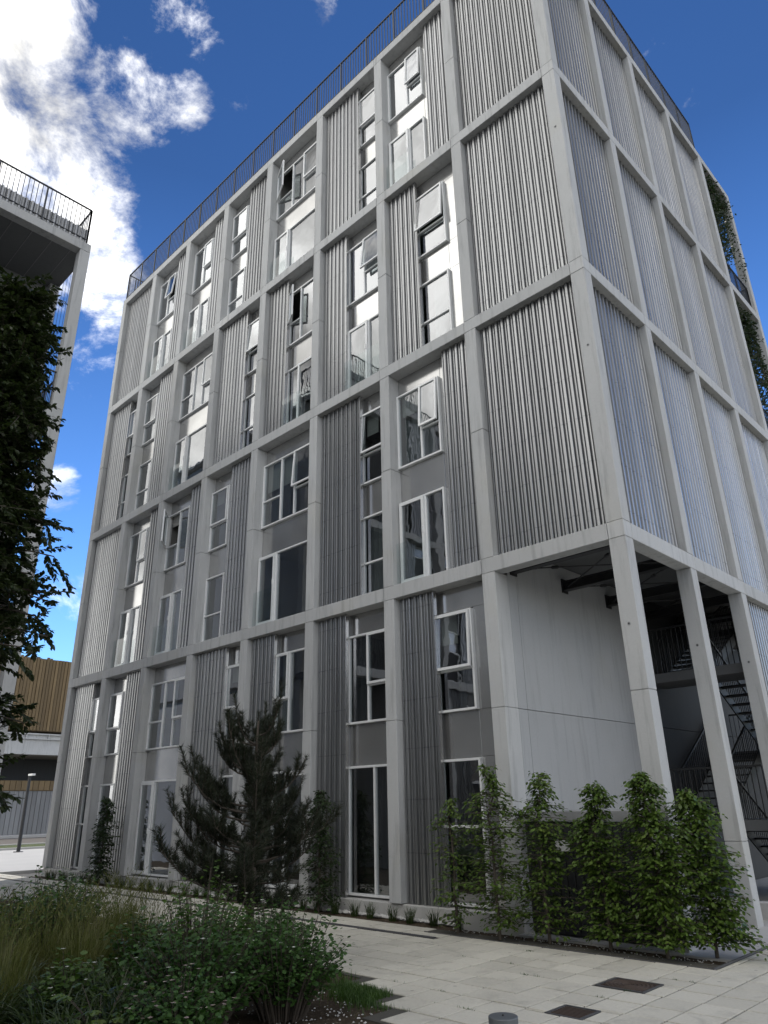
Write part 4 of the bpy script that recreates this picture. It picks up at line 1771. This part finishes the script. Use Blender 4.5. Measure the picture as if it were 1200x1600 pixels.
grs = random.Random(77)
spots = [(-2.05, -7.55), (-2.75, -7.35), (-2.35, -6.95), (-3.15, -6.75), (-2.95, -7.9), (-1.75, -7.05), (-3.7, -7.3), (-2.6, -6.45), (-3.4, -6.2), (-1.45, -7.55)]
for i, (x, y) in enumerate(spots):
    tuft('strap_leaf_plant', x, y, 150, .58, .62, .021, 'blade_dark', 100 + i, .22, 'dark arching strap-leaved plant at the lower left front of the garden', 'strap-leaved plants at the front left')
spots = [(-3.3, -7.6), (-4.3, -7.2), (-4.9, -6.5), (-4.4, -6.1), (-5.4, -5.9), (-3.9, -6.6), (-5.8, -6.9), (-4.9, -5.3), (-5.9, -5.1), (-3.9, -5.6), (-6.6, -4.7), (-5.2, -7.4), (-4.6, -7.9), (-5.6, -7.8)]
for i, (x, y) in enumerate(spots):
    tuft('feather_grass', x, y, 340, .78, .34, .007, 'blade_straw', 200 + i, .2, 'straw-tinged feathery grass clump in the middle of the garden', 'feathery grasses in the garden', heads=46)
# low clumps along the foot of the facade
for i in range(34):
    x = -3.75 - i * .50 + grs.uniform(-.08, .08)
    tuft('sedge_clump', x, -.26 + grs.uniform(-.05, .05), 70, .30, .16, .009, 'blade_dark', 300 + i, .07, 'small sedge clump in the strip at the foot of the facade', 'sedge clumps along the facade')
# palmate plant near the bottom edge
rs = np.random.RandomState(9)
pl = empty('broadleaf_plant', (-1.75, -7.35, GZ))
tag(pl, 'light green lobed-leaf plant among dark straps at the bottom left', 'plant')
P, D, Nn, S = [], [], [], []
stm = MB()
for i in range(16):
    a = rs.uniform(0, 6.28)
    q = Vector((math.cos(a) * rs.uniform(.05, .42), math.sin(a) * rs.uniform(.05, .42), rs.uniform(.3, .62)))
    stm.tube([(0, 0, 0), (q.x * .5, q.y * .5, q.z * .7), tuple(q)], [.005, .004, .002], 4, cap=False)
    for k in range(5):
        aa = a + (k - 2) * .62
        P.append(q)
        D.append((math.cos(aa), math.sin(aa), -.15))
        Nn.append((rs.normal(0, .15), rs.normal(0, .15), 1))
        S.append(.105 if k == 2 else .085)
stm.build('stems', 'bark', pl)
link('leaves', leaf_mesh('leaves', P, D, Nn, np.array(S), 'leaf_hornbeam', .6), pl)
# patch of turf by the paving edge
n = 5200
a = rs.uniform(0, 2 * np.pi, n)
px_ = rs.normal(-1.75, .30, n)
py_ = -4.35 + rs.normal(0, .16, n) - (px_ + 1.75) * .35
Pn = np.stack([px_, py_, np.full(n, GZ - .03)], 1)
keep = np.array([py_[i] < garden_edge(px_[i]) - .01 and px_[i] < -.75 for i in range(n)])
lw_ = link('turf', blade_mesh('turf', Pn[keep], a[keep], rs.uniform(.05, .11, keep.sum()), rs.uniform(.01, .05, keep.sum()), np.full(keep.sum(), .005), 'blade_lawn', 3))
tag(lw_, 'small patch of green turf beside the stepped paving edge', 'turf', kind='stuff')
wd = []
for i in range(26):
    cx_, cy_ = -1.6 + grs.uniform(-.8, 2.6), -3.3 + TP * grs.randint(-4, 5)
    if cy_ < garden_edge(cx_) + .05 or cy_ > -.9:
        continue
    wd += [(cx_ + grs.gauss(0, .03), cy_ + grs.gauss(0, .006), GZ - .012) for _ in range(14)]
wd = np.array(wd)
nw = len(wd)
tag(link('joint_weeds', blade_mesh('joint_weeds', wd, rs.uniform(0, 6.28, nw), rs.uniform(.015, .04, nw), rs.uniform(.01, .03, nw), np.full(nw, .004), 'blade_lawn', 3)), 'tiny weeds growing in the paving joints', 'weeds', kind='stuff')
# dry litter and pebbles on the bare soil, pale pebbles along the plinth
def pebbles(name, spots_, r0, r1, mat, label, cat):
    t_ = MB()
    for (x, y, z) in spots_:
        r_ = grs.uniform(r0, r1)
        k = [Vector((grs.uniform(.7, 1.2) * sx * r_, grs.uniform(.7, 1.2) * sy * r_, grs.uniform(.5, .8) * sz * r_)) for (sx, sy, sz) in ((1, 0, 0), (0, 1, 0), (-1, 0, 0), (0, -1, 0), (0, 0, 1), (0, 0, -1))]
        i0 = len(t_.v)
        t_.v += [(x + q.x, y + q.y, z + q.z) for q in k]
        for (a_, b_) in ((0, 1), (1, 2), (2, 3), (3, 0)):
            t_.f += [(i0 + a_, i0 + b_, i0 + 4), (i0 + b_, i0 + a_, i0 + 5)]
            t_.m += [0, 0]
    tag(t_.build(name, mat), label, cat, kind='stuff')


pebbles('plinth_pebbles', [(grs.uniform(-21, -3.9), grs.uniform(-.10, .04), GZ - .01 + grs.uniform(0, .02)) for _ in range(3200)], .02, .045, 'pebble', 'pale pebbles along the foot of the facade', 'pebbles')
pebbles('bed_litter', [(grs.uniform(-3.9, .6), grs.uniform(-.83, -.2), GZ - .02) for _ in range(420)] + [(grs.uniform(-2.6, -.7), grs.uniform(-6.5, -4.3), GZ - .02) for _ in range(500) ], .006, .018, 'pebble', 'small stones and litter on the bare soil', 'litter')


# trailing plants in the loggias of the right-hand end
def trailing(z, seed, label):
    rs = np.random.RandomState(seed)
    root = empty('trailing_plant', (-.35, 11.7, z))
    tag(root, label, 'plant', 'trailing plants in the open corner loggias')
    st_ = MB()
    P, D, Nn, S = [], [], [], []
    for i in range(120):
        y = rs.uniform(-1.1, 1.1)
        x = rs.uniform(-.6, .25)
        L = rs.uniform(.8, 4.3) if rs.rand() < .6 else rs.uniform(.3, 1.0)
        pts = [Vector((x + .25 * s * rs.uniform(.2, 1), y + .12 * math.sin(s * 5 + i), -L * s + .25 * math.sin(s * 3))) for s in (0, .2, .4, .6, .8, 1)]
        st_.tube(pts, .004, 3, cap=False)
        n_ = int(L * 42)
        for q in range(n_):
            s = rs.rand() ** 1.25
            k = min(4, int(s * 5))
            b = pts[k].lerp(pts[k + 1], s * 5 - k)
            a_ = rs.uniform(0, 6.28)
            P.append(b + Vector((rs.normal(0, .05), rs.normal(0, .05), 0)))
            D.append((math.cos(a_), math.sin(a_), rs.uniform(-1, .2)))
            Nn.append((rs.normal(), rs.normal(), .6))
            S.append(rs.uniform(.07, .14))
    st_.build('stems', 'bark', root)
    link('foliage', leaf_mesh('foliage', P, D, Nn, np.array(S), 'leaf_hang', .5), root)
    MB().box(-.5, .15, -1.15, 1.15, .0, .28).build('planter', 'board_dark', root)


trailing(22.05, 71, 'dark trailing plant hanging in the top loggia at the right end of the block')
trailing(16.5, 72, 'dark trailing plant hanging in the loggia one level below the top')


# trees seen through the arcade and a low building behind
def far_tree(x, y, h, r, seed, label, leaf='leaf_far'):
    rs = np.random.RandomState(seed)
    root = empty('background_tree', (x, y, -.2))
    tag(root, label, 'tree', 'trees behind the block')
    MB().tube([(0, 0, 0), (.05, 0, h * .5), (0, .05, h * .9)], [.16, .11, .03], 7).build('trunk', 'bark', root)
    br = MB()
    P, D, Nn, S = [], [], [], []
    for i in range(60):
        az = rs.uniform(0, 6.28)
        z = h * rs.uniform(.25, .95)
        L = r * rs.uniform(.4, 1) * (1 - .5 * abs(z / h - .55))
        e = Vector((math.cos(az) * L, math.sin(az) * L, z + L * .35))
        br.tube([(0, 0, z), tuple(e)], [.03, .008], 4, cap=False)
        for q in range(75):
            s = rs.uniform(.3, 1.05)
            b = Vector((0, 0, z)).lerp(e, s) + Vector(rs.normal(0, .22, 3))
            P.append(b)
            D.append(rs.normal(0, 1, 3))
            Nn.append((rs.normal(0, .6), rs.normal(0, .6), 1))
            S.append(rs.uniform(.09, .17))
    br.build('branches', 'bark', root)
    link('crown', leaf_mesh('crown', P, D, Nn, np.array(S), leaf, .6), root)


far_tree(-1.8, 17.5, 5.5, 2.2, 81, 'leafy tree behind the block, seen through the arcade')
far_tree(1.6, 15.8, 4.2, 1.9, 82, 'leafy tree behind the block at the right picture edge')
